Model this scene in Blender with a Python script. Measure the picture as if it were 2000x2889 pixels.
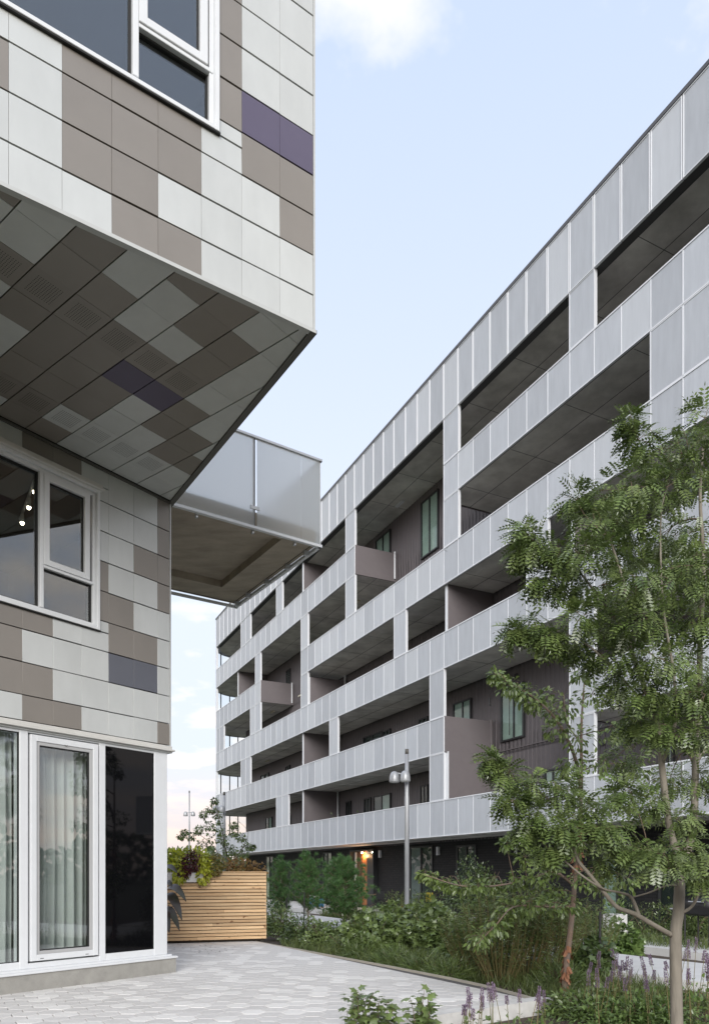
import bpy, math, random
import numpy as np
from mathutils import Vector
random.seed(7); rng = np.random.default_rng(7)
R = math.radians
for o in list(bpy.data.objects): bpy.data.objects.remove(o)
sc = bpy.context.scene
# ---------------------------------------------------------------- camera
EYE = 1.6; FPX = 2080.0; HOR = 2468.0
cd = bpy.data.cameras.new('camera'); cam = bpy.data.objects.new('camera', cd); sc.collection.objects.link(cam)
cam.location = (0, 0, EYE); cam.rotation_euler = (R(90), 0, 0)
cd.sensor_fit = 'HORIZONTAL'; cd.sensor_width = 36; cd.lens = FPX / 2000 * 36
cd.shift_y = (HOR - 1444.5) / 2000; cd.clip_end = 3000; cd.clip_start = 0.05
sc.camera = cam
# ---------------------------------------------------------------- sky, sun, exposure
SUN_EL, SUN_AZ = R(21), R(180)          # azimuth clockwise from +Y: low behind the viewer
w = bpy.data.worlds.new('World'); sc.world = w; w.use_nodes = True
nt = w.node_tree; nt.nodes.clear()
def N(t, tree=nt, **kw):
    n = tree.nodes.new(t)
    for k, v in kw.items(): setattr(n, k, v)
    return n
out = N('ShaderNodeOutputWorld'); bg = N('ShaderNodeBackground')
sky = N('ShaderNodeTexSky', sky_type='NISHITA'); sky.sun_disc = False
sky.sun_elevation = SUN_EL; sky.sun_rotation = SUN_AZ; sky.air_density = 1.0; sky.dust_density = 2.2; sky.ozone_density = 1.2
tc = N('ShaderNodeTexCoord')
sep = N('ShaderNodeSeparateXYZ'); nt.links.new(tc.outputs['Generated'], sep.inputs[0])
# thin veil of high haze: pales the blue evenly over the whole dome
veil = N('ShaderNodeMix', data_type='RGBA'); veil.inputs[0].default_value = 0.87
nt.links.new(sky.outputs[0], veil.inputs[6]); 
vr_ = N('ShaderNodeValToRGB'); e = vr_.color_ramp.elements            # haze whitens towards the horizon
e[0].position = .05; e[0].color = (.77, .80, .90, 1); e[1].position = .75; e[1].color = (.645, .755, .985, 1); e3 = e.new(.38); e3.color = (.815, .875, 1.0, 1)
vsc = N('ShaderNodeVectorMath', operation='SCALE'); vsc.inputs['Scale'].default_value = 5.25
nt.links.new(vr_.outputs[0], vsc.inputs[0]); nt.links.new(vsc.outputs[0], veil.inputs[7])
nt.links.new(sep.outputs[2], vr_.inputs[0])
# clouds on a flat layer overhead: direction divided by its height
mz = N('ShaderNodeMath', operation='MAXIMUM'); nt.links.new(sep.outputs[2], mz.inputs[0]); mz.inputs[1].default_value = 0.0
az = N('ShaderNodeMath', operation='ADD'); nt.links.new(mz.outputs[0], az.inputs[0]); az.inputs[1].default_value = 0.16
dv = N('ShaderNodeVectorMath', operation='DIVIDE'); nt.links.new(tc.outputs['Generated'], dv.inputs[0])
cmb = N('ShaderNodeCombineXYZ')
for i in range(3): nt.links.new(az.outputs[0], cmb.inputs[i])
nt.links.new(cmb.outputs[0], dv.inputs[1])
mp = N('ShaderNodeMapping'); mp.inputs['Location'].default_value = (4.65, 2.275, 0); mp.inputs['Scale'].default_value = (1.0, 1.0, 0.25)
nt.links.new(dv.outputs[0], mp.inputs[0])
no = N('ShaderNodeTexNoise'); no.inputs['Scale'].default_value = 1.55; no.inputs['Detail'].default_value = 7; no.inputs['Roughness'].default_value = 0.56
nt.links.new(mp.outputs[0], no.inputs['Vector'])
cr = N('ShaderNodeValToRGB'); cr.color_ramp.elements[0].position = 0.487; cr.color_ramp.elements[1].position = 0.59; cr.color_ramp.elements[1].color = (.95, .95, .95, 1)
nt.links.new(no.outputs[0], cr.inputs[0])
# cloud colour: warm near the horizon, whiter overhead
ccol = N('ShaderNodeValToRGB')
e = ccol.color_ramp.elements; e[0].position = 0.0; e[0].color = (1.0, 0.80, 0.70, 1); e[1].position = 0.55; e[1].color = (1.0, 0.945, 0.885, 1)
e2 = ccol.color_ramp.elements.new(0.16); e2.color = (1.0, 0.93, 0.89, 1)
nt.links.new(mz.outputs[0], ccol.inputs[0])
csc = N('ShaderNodeVectorMath', operation='SCALE'); nt.links.new(ccol.outputs[0], csc.inputs[0]); csc.inputs['Scale'].default_value = 5.9
cm = N('ShaderNodeMix', data_type='RGBA'); nt.links.new(cr.outputs[0], cm.inputs[0]); nt.links.new(veil.outputs[2], cm.inputs[6]); nt.links.new(csc.outputs[0], cm.inputs[7])
# evening band low on the horizon, all the way round
hb = N('ShaderNodeValToRGB'); e = hb.color_ramp.elements
e[0].position = 0.0; e[0].color = (0.75,)*3 + (1,); e[1].position = 0.16; e[1].color = (0, 0, 0, 1)
nt.links.new(mz.outputs[0], hb.inputs[0])
hm = N('ShaderNodeMix', data_type='RGBA'); nt.links.new(hb.outputs[0], hm.inputs[0]); nt.links.new(cm.outputs[2], hm.inputs[6]); hm.inputs[7].default_value = (5.0, 3.85, 3.35, 1)
nt.links.new(hm.outputs[2], bg.inputs[0]); bg.inputs[1].default_value = 0.104
nt.links.new(bg.outputs[0], out.inputs[0])
sd = bpy.data.lights.new('sun', 'SUN'); sun = bpy.data.objects.new('sun', sd); sc.collection.objects.link(sun)
sd.energy = 1.4; sd.angle = R(32); sd.color = (1.0, 0.985, 0.955)
dirv = Vector((math.sin(SUN_AZ) * math.cos(SUN_EL), math.cos(SUN_AZ) * math.cos(SUN_EL), math.sin(SUN_EL)))
sun.rotation_euler = dirv.to_track_quat('Z', 'Y').to_euler()
sun.location = (5, -40, 18)
sc.view_settings.view_transform = 'Standard'; sc.view_settings.look = 'None'; sc.view_settings.gamma = 1
sc.view_settings.exposure = 1.08; sc.view_settings.use_curve_mapping = False
sc.render.engine = 'CYCLES'
try: sc.cycles.transparent_max_bounces = 16; sc.cycles.max_bounces = 6; sc.cycles.diffuse_bounces = 3; sc.cycles.glossy_bounces = 3; sc.cycles.transmission_bounces = 4; sc.cycles.caustics_reflective = False; sc.cycles.caustics_refractive = False
except Exception: pass

# ---------------------------------------------------------------- helpers
COL = sc.collection; WL = {}
def at(u, v, Y):                         # a point of the place at depth Y along the line of sight
    return np.array([(u - 1000) / FPX * Y, Y, EYE + (HOR - v) / FPX * Y])
def gnd(u, v, z=0.0):
    Y = FPX * (EYE - z) / (v - HOR); return at(u, v, Y)
class Fr:                                # a vertical plane: t along it, z up, o outwards
    def __init__(s, org, d, n): s.o = np.array(org, float); s.d = np.array(d, float); s.n = np.array(n, float)
    def P(s, t, z, o=0.0):
        p = s.o + s.d * t + s.n * o; return (p[0], p[1], z)
class MB:
    def __init__(s): s.v = []; s.f = []
    def add(s, vs, fs):
        k = len(s.v); s.v += [tuple(map(float, p)) for p in vs]; s.f += [tuple(i + k for i in f) for f in fs]; return s
    def hexa(s, a, b):                   # two quads a (back) and b (front), same winding
        return s.add(list(a) + list(b), [(3, 2, 1, 0), (4, 5, 6, 7), (0, 1, 5, 4), (1, 2, 6, 5), (2, 3, 7, 6), (3, 0, 4, 7)])
    def box(s, fr, t0, t1, z0, z1, o0, o1, tilt=0.0):
        P = fr.P
        return s.hexa([P(t0, z0, o0), P(t1, z0, o0), P(t1, z1, o0), P(t0, z1, o0)],
                      [P(t0, z0, o1 + tilt), P(t1, z0, o1 + tilt), P(t1, z1, o1 - tilt), P(t0, z1, o1 - tilt)])
    def cbox(s, fr, t0, t1, z0, z1, o0, o1, c=0.003, tilt=0.0):   # box with a chamfered front
        P = fr.P; k = 1 if t1 > t0 else -1
        b = [P(t0, z0, o0), P(t1, z0, o0), P(t1, z1, o0), P(t0, z1, o0)]
        m = [P(t0, z0, o1 - c + tilt), P(t1, z0, o1 - c + tilt), P(t1, z1, o1 - c - tilt), P(t0, z1, o1 - c - tilt)]
        q = [P(t0 + k*c, z0 + c, o1 + tilt), P(t1 - k*c, z0 + c, o1 + tilt), P(t1 - k*c, z1 - c, o1 - tilt), P(t0 + k*c, z1 - c, o1 - tilt)]
        return s.add(b + m + q, [(3, 2, 1, 0), (0, 1, 5, 4), (1, 2, 6, 5), (2, 3, 7, 6), (3, 0, 4, 7),
                                 (4, 5, 9, 8), (5, 6, 10, 9), (6, 7, 11, 10), (7, 4, 8, 11), (8, 9, 10, 11)])
    def abox(s, x0, x1, y0, y1, z0, z1):
        return s.hexa([(x0, y1, z0), (x1, y1, z0), (x1, y1, z1), (x0, y1, z1)], [(x0, y0, z0), (x1, y0, z0), (x1, y0, z1), (x0, y0, z1)])
    def prism(s, poly, z0, z1):
        n = len(poly)
        a = sum(poly[i][0]*poly[(i+1) % n][1] - poly[(i+1) % n][0]*poly[i][1] for i in range(n))
        if a < 0: poly = poly[::-1]
        return s.add([(p[0], p[1], z0) for p in poly] + [(p[0], p[1], z1) for p in poly],
                     [tuple(range(n))[::-1], tuple(range(n, 2*n))] + [(i, (i+1) % n, n + (i+1) % n, n + i) for i in range(n)])
    def tube(s, pts, rad, n=8, cap=True):
        pts = [np.array(p, float) for p in pts]; k0 = len(s.v)
        if not hasattr(rad, '__len__'): rad = [rad]*len(pts)
        ref = np.array([0.31, 0.87, 0.39])
        for i, p in enumerate(pts):
            t = pts[min(i+1, len(pts)-1)] - pts[max(i-1, 0)]; t = t/(np.linalg.norm(t)+1e-9)
            a = np.cross(t, ref); a /= np.linalg.norm(a)+1e-9; b = np.cross(t, a)
            for j in range(n):
                q = 2*math.pi*j/n; s.v.append(tuple(p + rad[i]*(math.cos(q)*a + math.sin(q)*b)))
        for i in range(len(pts)-1):
            for j in range(n):
                a_, b_ = k0+i*n+j, k0+i*n+(j+1) % n; s.f.append((a_, a_+n, b_+n, b_))
        if cap:
            s.f.append(tuple(k0+j for j in range(n))); s.f.append(tuple(k0+(len(pts)-1)*n+j for j in range(n))[::-1])
        return s
    def lathe(s, c, prof, n=16, axis=None):         # prof: (radius, height) along z, or along axis
        c = np.array(c, float); ax = np.array(axis if axis is not None else (0, 0, 1.0), float); ax /= np.linalg.norm(ax)
        ref = np.array([1.0, 0, 0]) if abs(ax[0]) < .8 else np.array([0, 1.0, 0])
        a = np.cross(ax, ref); a /= np.linalg.norm(a); b = np.cross(ax, a); k0 = len(s.v)
        for r, h in prof:
            for j in range(n):
                q = 2*math.pi*j/n; s.v.append(tuple(c + ax*h + r*(math.cos(q)*a + math.sin(q)*b)))
        for i in range(len(prof)-1):
            for j in range(n):
                a_, b_ = k0+i*n+j, k0+i*n+(j+1) % n; s.f.append((a_, b_, b_+n, a_+n))
        s.f.append(tuple(k0+j for j in range(n))[::-1]); s.f.append(tuple(k0+(len(prof)-1)*n+j for j in range(n)))
        return s
    def build(s, name, mat, parent=None, smooth=False, **props):
        V = np.array(s.v, float)
        org = np.array([(V[:, 0].min()+V[:, 0].max())/2, (V[:, 1].min()+V[:, 1].max())/2, V[:, 2].min()])
        me = bpy.data.meshes.new(name); me.from_pydata((V-org).tolist(), [], s.f); me.update()
        return link(name, me, mat, parent, org, smooth, props)
def link(name, me, mat, parent, org, smooth=False, props={}):
    if mat is not None and not me.materials: me.materials.append(M[mat] if isinstance(mat, str) else mat)
    if smooth: me.polygons.foreach_set('use_smooth', np.ones(len(me.polygons), bool)); me.update()
    o = bpy.data.objects.new(name, me); COL.objects.link(o); place(o, parent, org)
    for k, v in props.items(): o[k] = v
    return o
def place(o, parent, org):
    WL[o.name] = np.array(org, float)
    if parent is not None:
        o.parent = parent; o.location = WL[o.name] - WL[parent.name]
    else: o.location = org
def thing(name, loc, label, cat, group=None):
    o = bpy.data.objects.new(name, None); COL.objects.link(o); place(o, None, loc); o.empty_display_size = 0.2
    return tag(o, label, cat, group)
def tag(o, label, cat, group=None):
    o['label'] = label; o['category'] = cat
    if group: o['group'] = group
    return o
def leaves_mesh(name, pos, X, Z, size, tv, tf):
    """many small faces: template tv/tf set at pos, length along X, facing Z, scaled by size"""
    pos = np.asarray(pos, float); n = len(pos); X = np.asarray(X, float); Z = np.asarray(Z, float)
    X = X/(np.linalg.norm(X, axis=1, keepdims=True)+1e-9); Y = np.cross(Z, X); Y /= np.linalg.norm(Y, axis=1, keepdims=True)+1e-9; Z = np.cross(X, Y)
    tv = np.asarray(tv, float); size = np.broadcast_to(np.asarray(size, float), (n,))
    V = pos[:, None, :] + size[:, None, None]*(tv[None, :, 0:1]*X[:, None] + tv[None, :, 1:2]*Y[:, None] + tv[None, :, 2:3]*Z[:, None])
    V = V.reshape(-1, 3); m = len(tv)
    loops = np.concatenate([np.asarray(f) for f in tf]); cnt = np.array([len(f) for f in tf])
    L = (loops[None, :] + (np.arange(n)*m)[:, None]).ravel(); CN = np.tile(cnt, n); ST = np.concatenate([[0], np.cumsum(CN)[:-1]])
    org = np.array([(V[:, 0].min()+V[:, 0].max())/2, (V[:, 1].min()+V[:, 1].max())/2, V[:, 2].min()])
    me = bpy.data.meshes.new(name); me.vertices.add(len(V)); me.vertices.foreach_set('co', (V-org).ravel().astype(np.float32))
    me.loops.add(len(L)); me.loops.foreach_set('vertex_index', L.astype(np.int32))
    me.polygons.add(len(CN)); me.polygons.foreach_set('loop_start', ST.astype(np.int32)); me.polygons.foreach_set('loop_total', CN.astype(np.int32))
    me.update(calc_edges=True); return me, org
def leaves(name, mat, parent, *a, smooth=False, **props):
    me, org = leaves_mesh(name, *a); return link(name, me, mat, parent, org, smooth, props)

# ---------------------------------------------------------------- materials
M = {}
def mat(name, col, rough=0.6, metal=0.0, spec=0.5, var=0.0, obvar=0.0, scale=4.0, bump=0.0, bscale=30.0, col2=None, stretch=None, isl=0.0, trans=0.0, detail=5, coat=0.0):
    m = bpy.data.materials.new(name); m.use_nodes = True; t = m.node_tree; b = t.nodes['Principled BSDF']; L = t.links.new
    b.inputs['Roughness'].default_value = rough; b.inputs['Metallic'].default_value = metal; b.inputs['Specular IOR Level'].default_value = spec
    b.inputs['Coat Weight'].default_value = coat
    c = tuple(col) + (1,); src = None
    tcn = t.nodes.new('ShaderNodeTexCoord'); mpn = t.nodes.new('ShaderNodeMapping'); L(tcn.outputs['Object'], mpn.inputs[0])
    geo = t.nodes.new('ShaderNodeNewGeometry'); oi = t.nodes.new('ShaderNodeObjectInfo')
    # offset the texture per object so that alike pieces differ
    vm = t.nodes.new('ShaderNodeVectorMath'); vm.operation = 'SCALE'; vm.inputs[0].default_value = (37.0, 91.0, 53.0); L(oi.outputs['Random'], vm.inputs['Scale']); L(vm.outputs[0], mpn.inputs['Location'])
    if stretch: mpn.inputs['Scale'].default_value = stretch
    rgb = t.nodes.new('ShaderNodeRGB'); rgb.outputs[0].default_value = c; src = rgb.outputs[0]
    if var or col2:
        nz = t.nodes.new('ShaderNodeTexNoise'); nz.inputs['Scale'].default_value = scale; nz.inputs['Detail'].default_value = detail; nz.inputs['Roughness'].default_value = 0.6; L(mpn.outputs[0], nz.inputs['Vector'])
        rp = t.nodes.new('ShaderNodeValToRGB'); rp.color_ramp.elements[0].position = .3; rp.color_ramp.elements[1].position = .72; L(nz.outputs[0], rp.inputs[0])
        k2 = tuple(col2) if col2 else tuple(min(1, x*(1+var)) for x in col); k1 = tuple(col) if col2 else tuple(x*(1-var) for x in col)
        rp.color_ramp.elements[0].color = k1 + (1,); rp.color_ramp.elements[1].color = k2 + (1,); src = rp.outputs[0]
    for amt, sock in ((obvar, oi.outputs['Random']), (isl, geo.outputs['Random Per Island'])):
        if amt:
            mr = t.nodes.new('ShaderNodeMapRange'); mr.inputs[3].default_value = 1-amt; mr.inputs[4].default_value = 1+amt; L(sock, mr.inputs[0])
            vs = t.nodes.new('ShaderNodeVectorMath'); vs.operation = 'SCALE'; L(src, vs.inputs[0]); L(mr.outputs[0], vs.inputs['Scale']); src = vs.outputs[0]
    L(src, b.inputs['Base Color'])
    if bump:
        n2 = t.nodes.new('ShaderNodeTexNoise'); n2.inputs['Scale'].default_value = bscale; n2.inputs['Detail'].default_value = 4; L(mpn.outputs[0], n2.inputs['Vector'])
        bp = t.nodes.new('ShaderNodeBump'); bp.inputs['Strength'].default_value = bump; bp.inputs['Distance'].default_value = 0.02; L(n2.outputs[0], bp.inputs['Height']); L(bp.outputs[0], b.inputs['Normal'])
    if trans:
        tr = t.nodes.new('ShaderNodeBsdfTranslucent'); L(src, tr.inputs[0]); mx = t.nodes.new('ShaderNodeMixShader'); mx.inputs[0].default_value = trans
        L(b.outputs[0], mx.inputs[1]); L(tr.outputs[0], mx.inputs[2]); L(mx.outputs[0], t.nodes['Material Output'].inputs[0])
    M[name] = m; return m
def glass(name, tint=(.94, .965, .955), gain=.8, base=0.095, rough=0.0):
    m = bpy.data.materials.new(name); m.use_nodes = True; t = m.node_tree; t.nodes.remove(t.nodes['Principled BSDF']); L = t.links.new
    a = t.nodes.new('ShaderNodeBsdfTransparent'); a.inputs[0].default_value = tint + (1,)
    g = t.nodes.new('ShaderNodeBsdfGlossy'); g.inputs['Roughness'].default_value = rough; g.inputs[0].default_value = (1, 1, 1, 1)
    fr = t.nodes.new('ShaderNodeLayerWeight'); fr.inputs[0].default_value = .5
    pw = t.nodes.new('ShaderNodeMath'); pw.operation = 'POWER'; pw.inputs[1].default_value = 4.0; L(fr.outputs['Facing'], pw.inputs[0])
    mm = t.nodes.new('ShaderNodeMath'); mm.operation = 'MULTIPLY_ADD'; mm.use_clamp = True; mm.inputs[1].default_value = gain; mm.inputs[2].default_value = base; L(pw.outputs[0], mm.inputs[0])
    # slight waviness of float glass
    nz = t.nodes.new('ShaderNodeTexNoise'); nz.inputs['Scale'].default_value = 1.3; bp = t.nodes.new('ShaderNodeBump'); bp.inputs['Strength'].default_value = .02; L(nz.outputs[0], bp.inputs['Height']); L(bp.outputs[0], g.inputs['Normal'])
    mx = t.nodes.new('ShaderNodeMixShader'); L(mm.outputs[0], mx.inputs[0]); L(a.outputs[0], mx.inputs[1]); L(g.outputs[0], mx.inputs[2]); L(mx.outputs[0], t.nodes['Material Output'].inputs[0])
    M[name] = m; return m
def emit(name, col, s):
    m = bpy.data.materials.new(name); m.use_nodes = True; b = m.node_tree.nodes['Principled BSDF']
    b.inputs['Base Color'].default_value = col + (1,); b.inputs['Emission Color'].default_value = col + (1,); b.inputs['Emission Strength'].default_value = s; M[name] = m
mat('clad_white', (.535, .548, .535), .36, metal=.12, spec=.6, var=.06, obvar=.035, scale=2.6, stretch=(1, 1, .4), bump=.12, bscale=2.2)
mat('clad_taupe', (.238, .215, .19), .38, metal=.15, spec=.6, var=.05, obvar=.05, scale=1.6, bump=.10, bscale=2.2)
mat('clad_purple', (.092, .077, .128), .38, spec=.5, var=.04, scale=2.5, bump=.05, bscale=3)
mat('clad_slate', (.11, .115, .138), .36, spec=.5, var=.04, scale=2.5, bump=.05, bscale=3)
mat('joint_black', (.012, .012, .012), .9)
mat('trim_grey', (.50, .51, .50), .4, var=.05)
mat('trim_dark', (.10, .095, .085), .5)
mat('flashing', (.60, .59, .56), .45, var=.05)
mat('white_frame', (.70, .715, .73), .35, var=.03, obvar=.01)
mat('grey_frame', (.42, .42, .42), .4)
mat('black_frame', (.02, .021, .022), .4)
mat('gasket', (.01, .01, .01), .7)
mat('plinth', (.31, .30, .275), .85, var=.12, scale=6, bump=.25, bscale=60)
mat('black_glass', (.004, .004, .005), .03, spec=.2)
mat('room_dark', (.10, .075, .06), .8, var=.15)
mat('room_brown', (.13, .075, .05), .8, var=.1)
mat('room_grey', (.30, .30, .31), .9)
mat('curtain', (.64, .665, .65), .85, var=.05, scale=2, trans=.25)
mat('steel', (.52, .53, .54), .38, metal=.75, var=.06, scale=8)
mat('hole', (.03, .03, .028), .9)
mat('concrete_balcony', (.52, .455, .37), .85, col2=(.32, .275, .22), scale=1.3, bump=.2, bscale=14, stretch=(1, 2.5, 1), detail=8)
glass('window_glass'); glass('balcony_glass', (.97, .985, .98), .25, .02); glass('facade_glass', (.85, .9, .88), .22, .03)
emit('lamp_glow', (1.0, .84, .62), 14.0)
# frosted glass
m = bpy.data.materials.new('frosted'); m.use_nodes = True; t = m.node_tree; b = t.nodes['Principled BSDF']; b.inputs['Base Color'].default_value = (.74, .79, .785, 1); b.inputs['Roughness'].default_value = .25
tr = t.nodes.new('ShaderNodeBsdfTranslucent'); tr.inputs[0].default_value = (.97, .99, .985, 1); mx = t.nodes.new('ShaderNodeMixShader'); mx.inputs[0].default_value = .75
nz = t.nodes.new('ShaderNodeTexNoise'); nz.inputs['Scale'].default_value = .9; rp = t.nodes.new('ShaderNodeValToRGB'); rp.color_ramp.elements[0].color = (.82, .86, .87, 1); rp.color_ramp.elements[1].color = (.93, .945, .94, 1); t.links.new(nz.outputs[0], rp.inputs[0]); t.links.new(rp.outputs[0], b.inputs['Base Color'])
rf = t.nodes.new('ShaderNodeBsdfRefraction'); rf.inputs['Color'].default_value = (.95, .975, .97, 1); rf.inputs['Roughness'].default_value = .9; rf.inputs['IOR'].default_value = 1.13
m3 = t.nodes.new('ShaderNodeMixShader'); m3.inputs[0].default_value = .28
t.links.new(b.outputs[0], mx.inputs[1]); t.links.new(tr.outputs[0], mx.inputs[2]); t.links.new(mx.outputs[0], m3.inputs[1]); t.links.new(rf.outputs[0], m3.inputs[2]); t.links.new(m3.outputs[0], t.nodes['Material Output'].inputs[0]); M['frosted'] = m
# ================================================================ the panelled corner building on the left
e_ = np.array([.60731, .79447]); g_ = np.array([-e_[1], e_[0]]); C0 = np.array([-3.0075, 12.03])
b_ = np.array([.83287, .55347]); a_ = np.array([-b_[1], b_[0]]); K0 = np.array([-.4522, 8.2505]); ZS = 7.673
LF = Fr(C0, -e_, (e_[1], -e_[0])); UF = Fr(K0, -b_, (b_[1], -b_[0])); US = Fr(K0, a_, b_)
CB = thing('corner_building', (C0[0], C0[1], 0), 'metal panelled corner building with white and taupe tiles and a big overhang', 'building')
def xy(fr, t, o): p = fr.o + fr.d*t + fr.n*o; return (p[0], p[1])
# solid cores behind the cladding, with openings
def core(fr, name, t1, z0, z1, hole, depth=.28):
    h0, h1, hz0, hz1 = hole; m = MB()
    m.box(fr, 0.02, h0, z0, z1, -depth, -.03); m.box(fr, h1, t1, z0, z1, -depth, -.03)
    m.box(fr, h0, h1, z0, hz0, -depth, -.03); m.box(fr, h0, h1, hz1, z1, -depth, -.03)
    return m.build(name, 'joint_black', CB)
core(LF, 'wall', 5.2, 3.66, ZS, (1.36, 4.4, 5.28, 7.28))
core(UF, 'wall', 5.9, ZS+.05, 12.12, (1.20, 5.0, 9.31, 11.85))
MB().box(US, .02, 9, ZS+.05, 12.12, -.28, -.03).build('wall', 'joint_black', CB)
m = MB(); m.prism([xy(UF, .05, -.05), xy(UF, 5.9, -.05), xy(UF, 5.9, -8.5), xy(UF, .05, -8.5)], ZS+.035, ZS+.06); m.build('soffit_deck', 'joint_black', CB)
MB().prism([xy(UF, 0, 0), xy(UF, 5.9, 0), xy(UF, 5.9, -8.5), xy(UF, 0, -8.5)], 12.12, 12.3).build('roof', 'trim_grey', CB)
# rooms behind the windows
def room(fr, t0, t1, z0, z1, o0, o1, mt, name='room_wall'):
    m = MB(); P = fr.P
    m.add([P(t0, z0, o0), P(t1, z0, o0), P(t1, z1, o0), P(t0, z1, o0), P(t0, z0, o1), P(t1, z0, o1), P(t1, z1, o1), P(t0, z1, o1)],
          [(4, 5, 6, 7), (0, 4, 7, 3), (1, 2, 6, 5), (0, 1, 5, 4), (3, 7, 6, 2)])
    return m.build(name, mt, CB)
room(LF, .3, 5.1, 4.3, 7.55, -.29, -4.6, 'room_brown'); room(UF, .4, 5.8, 8.2, 12.1, -.29, -5, 'room_grey'); room(LF, .35, 5.1, .3, 3.62, -.5, -4.5, 'room_grey')
MB().box(LF, .34, .40, .3, 3.62, -.5, -.1).build('room_wall', 'room_grey', CB)
# ---- cladding panels
PW = .4497
def clad(fr, t0, t1, z0, z1, mt):
    j = random.uniform(-.002, .002); m = MB()
    m.cbox(fr, t0+.0012, t1-.0012, z0+.0065+j, z1-.0065+j, -.025, random.uniform(-.0015, .001), .0012, random.uniform(.0015, .0035))
    return m.build('panel', mt, CB)
CM = {'W': 'clad_white', 'B': 'clad_taupe', 'P': 'clad_purple', 'S': 'clad_slate'}
def rest(): return random.choice('WWWBBWB')
# lower storey: rows from the top, columns from the corner
LT = [0.012, .252] + [.252+PW*k for k in range(1, 11)]
LZ = [7.665] + [7.189-.4478*k for k in range(0, 8)] + [3.70]
LG = ['BWWWBBW', 'BWWW', 'BBWW', 'BWWB', 'WWBB', 'WBBWWBB', 'WPPWWWB', 'WWWWWBB', 'BWWWBBW']
LG = [r.replace('P', 'S') for r in LG]
WIN_L = (1.315, 4.45, 5.23, 7.40)
for r in range(9):
    z1, z0 = LZ[r], LZ[r+1]
    for c in range(11):
        k = LG[r][c] if c < len(LG[r]) else rest()
        t0, t1 = LT[c], LT[c+1]; rects = [(t0, t1, z0, z1)]
        a0, a1, c0, c1 = WIN_L
        if t1 > a0 and t0 < a1 and z1 > c0 and z0 < c1:
            rects = []
            if t0 < a0-.02: rects.append((t0, a0, z0, z1))
            else:
                if z0 < c0-.03: rects.append((t0, t1, z0, c0))
                if z1 > c1+.03: rects.append((t0, t1, c1, z1))
            if t0 < a0-.02 and t1 > a0+.05:
                if z0 < c0-.03: rects = [(t0, a0, z0, z1), (a0, t1, z0, c0)] if False else [(t0, t1, z0, c0), (t0, a0, c0-.0, z1)]
                elif z1 > c1+.03: rects = [(t0, t1, c1, z1), (t0, a0, z0, c1)]
        for q in rects: clad(LF, *q, CM[k])
# upper storey: rows from the bottom
UT = [0.012] + [.430+PW*k for k in range(0, 16)]
UZ = [7.70] + [8.083+.4468*k for k in range(0, 10)]
UG = ['WWWBBWWW', 'WWWWBBWW', 'BWWBBBWB', 'BBWBBBWW', 'PPB', 'WWB', 'WWB', 'WWB', 'WWB', 'WBW', 'WWW', 'BWW', 'WWW', 'WWB']
WIN_U = (1.143, 5.05, 9.256, 11.9)
for r in range(10):
    z0, z1 = UZ[r], UZ[r+1]
    for c in range(13):
        k = UG[r][c] if c < len(UG[r]) else rest()
        t0, t1 = UT[c], UT[c+1]; rects = [(t0, t1, z0, z1)]
        a0, a1, c0, c1 = WIN_U
        if t1 > a0 and t0 < a1 and z1 > c0 and z0 < c1:
            rects = []
            if t0 < a0-.02 and z0 < c0-.03: rects = [(t0, t1, z0, c0), (t0, a0, c0, z1)]
            elif t0 < a0-.02: rects.append((t0, a0, z0, z1))
            elif z0 < c0-.03: rects.append((t0, t1, z0, c0))
            elif z1 > c1+.03: rects.append((t0, t1, c1, z1))
        for q in rects: clad(UF, *q, CM[k])
for r in range(10):                                  # the side that turns away from the viewer
    for c in range(9): clad(US, .012+.95*c, .012+.95*(c+1), UZ[r], UZ[r+1], CM[rest()])
# trims
MB().box(UF, -.012, .010, ZS, 12.12, -.03, .008).build('corner_trim', 'trim_grey', CB)
MB().box(LF, -.014, .010, 3.69, ZS, -.03, .008).build('corner_trim', 'trim_grey', CB)
m = MB(); m.box(UF, -.02, 5.9, ZS-.012, 7.698, -.05, .014); m.build('edge_trim', 'trim_grey', CB)
m = MB(); m.box(US, -.012, 9, ZS-.014, 7.70, -.05, .03); m.build('edge_trim', 'trim_dark', CB)
MB().box(LF, .0, 5.2, ZS-.03, ZS-.001, .0, .035).build('edge_trim', 'trim_dark', CB)
# ---- soffit panels on a grid square to the lower wall
def clip(poly, p, n):                                # keep the side where (q-p).n >= 0
    o = []
    for i in range(len(poly)):
        A, B = np.array(poly[i]), np.array(poly[(i+1) % len(poly)]); da, db = (A-p) @ n, (B-p) @ n
        if da >= 0: o.append(tuple(A))
        if da*db < 0: o.append(tuple(A + (B-A)*da/(da-db)))
    return o
SG = {10: 'WWWBBWWBW', 9: 'WWWBWBWW', 8: 'BWWWBBBB', 7: 'WBBBBBBWW', 6: 'BBBBBBWWB', 5: 'BWBBPBWBB', 4: 'WWWWPBBBWW', 3: 'WWWBBWWWWW', 2: 'WWBBWWWW', 1: 'WWBWWW', 0: 'WWWWW'}
PERF = {(9, 5), (8, 5), (7, 5), (6, 5), (5, 5), (4, 5), (6, 1), (5, 1), (4, 1), (3, 1), (2, 1), (7, 1), (8, 1)}
SE = [-.6, .23] + [.23+PW*k for k in range(1, 17)]; SGc = [.05, .45] + [.45+.4505*k for k in range(1, 14)]
disc = [(math.cos(q), math.sin(q), 0) for q in np.arange(6)*math.pi/3]
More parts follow.
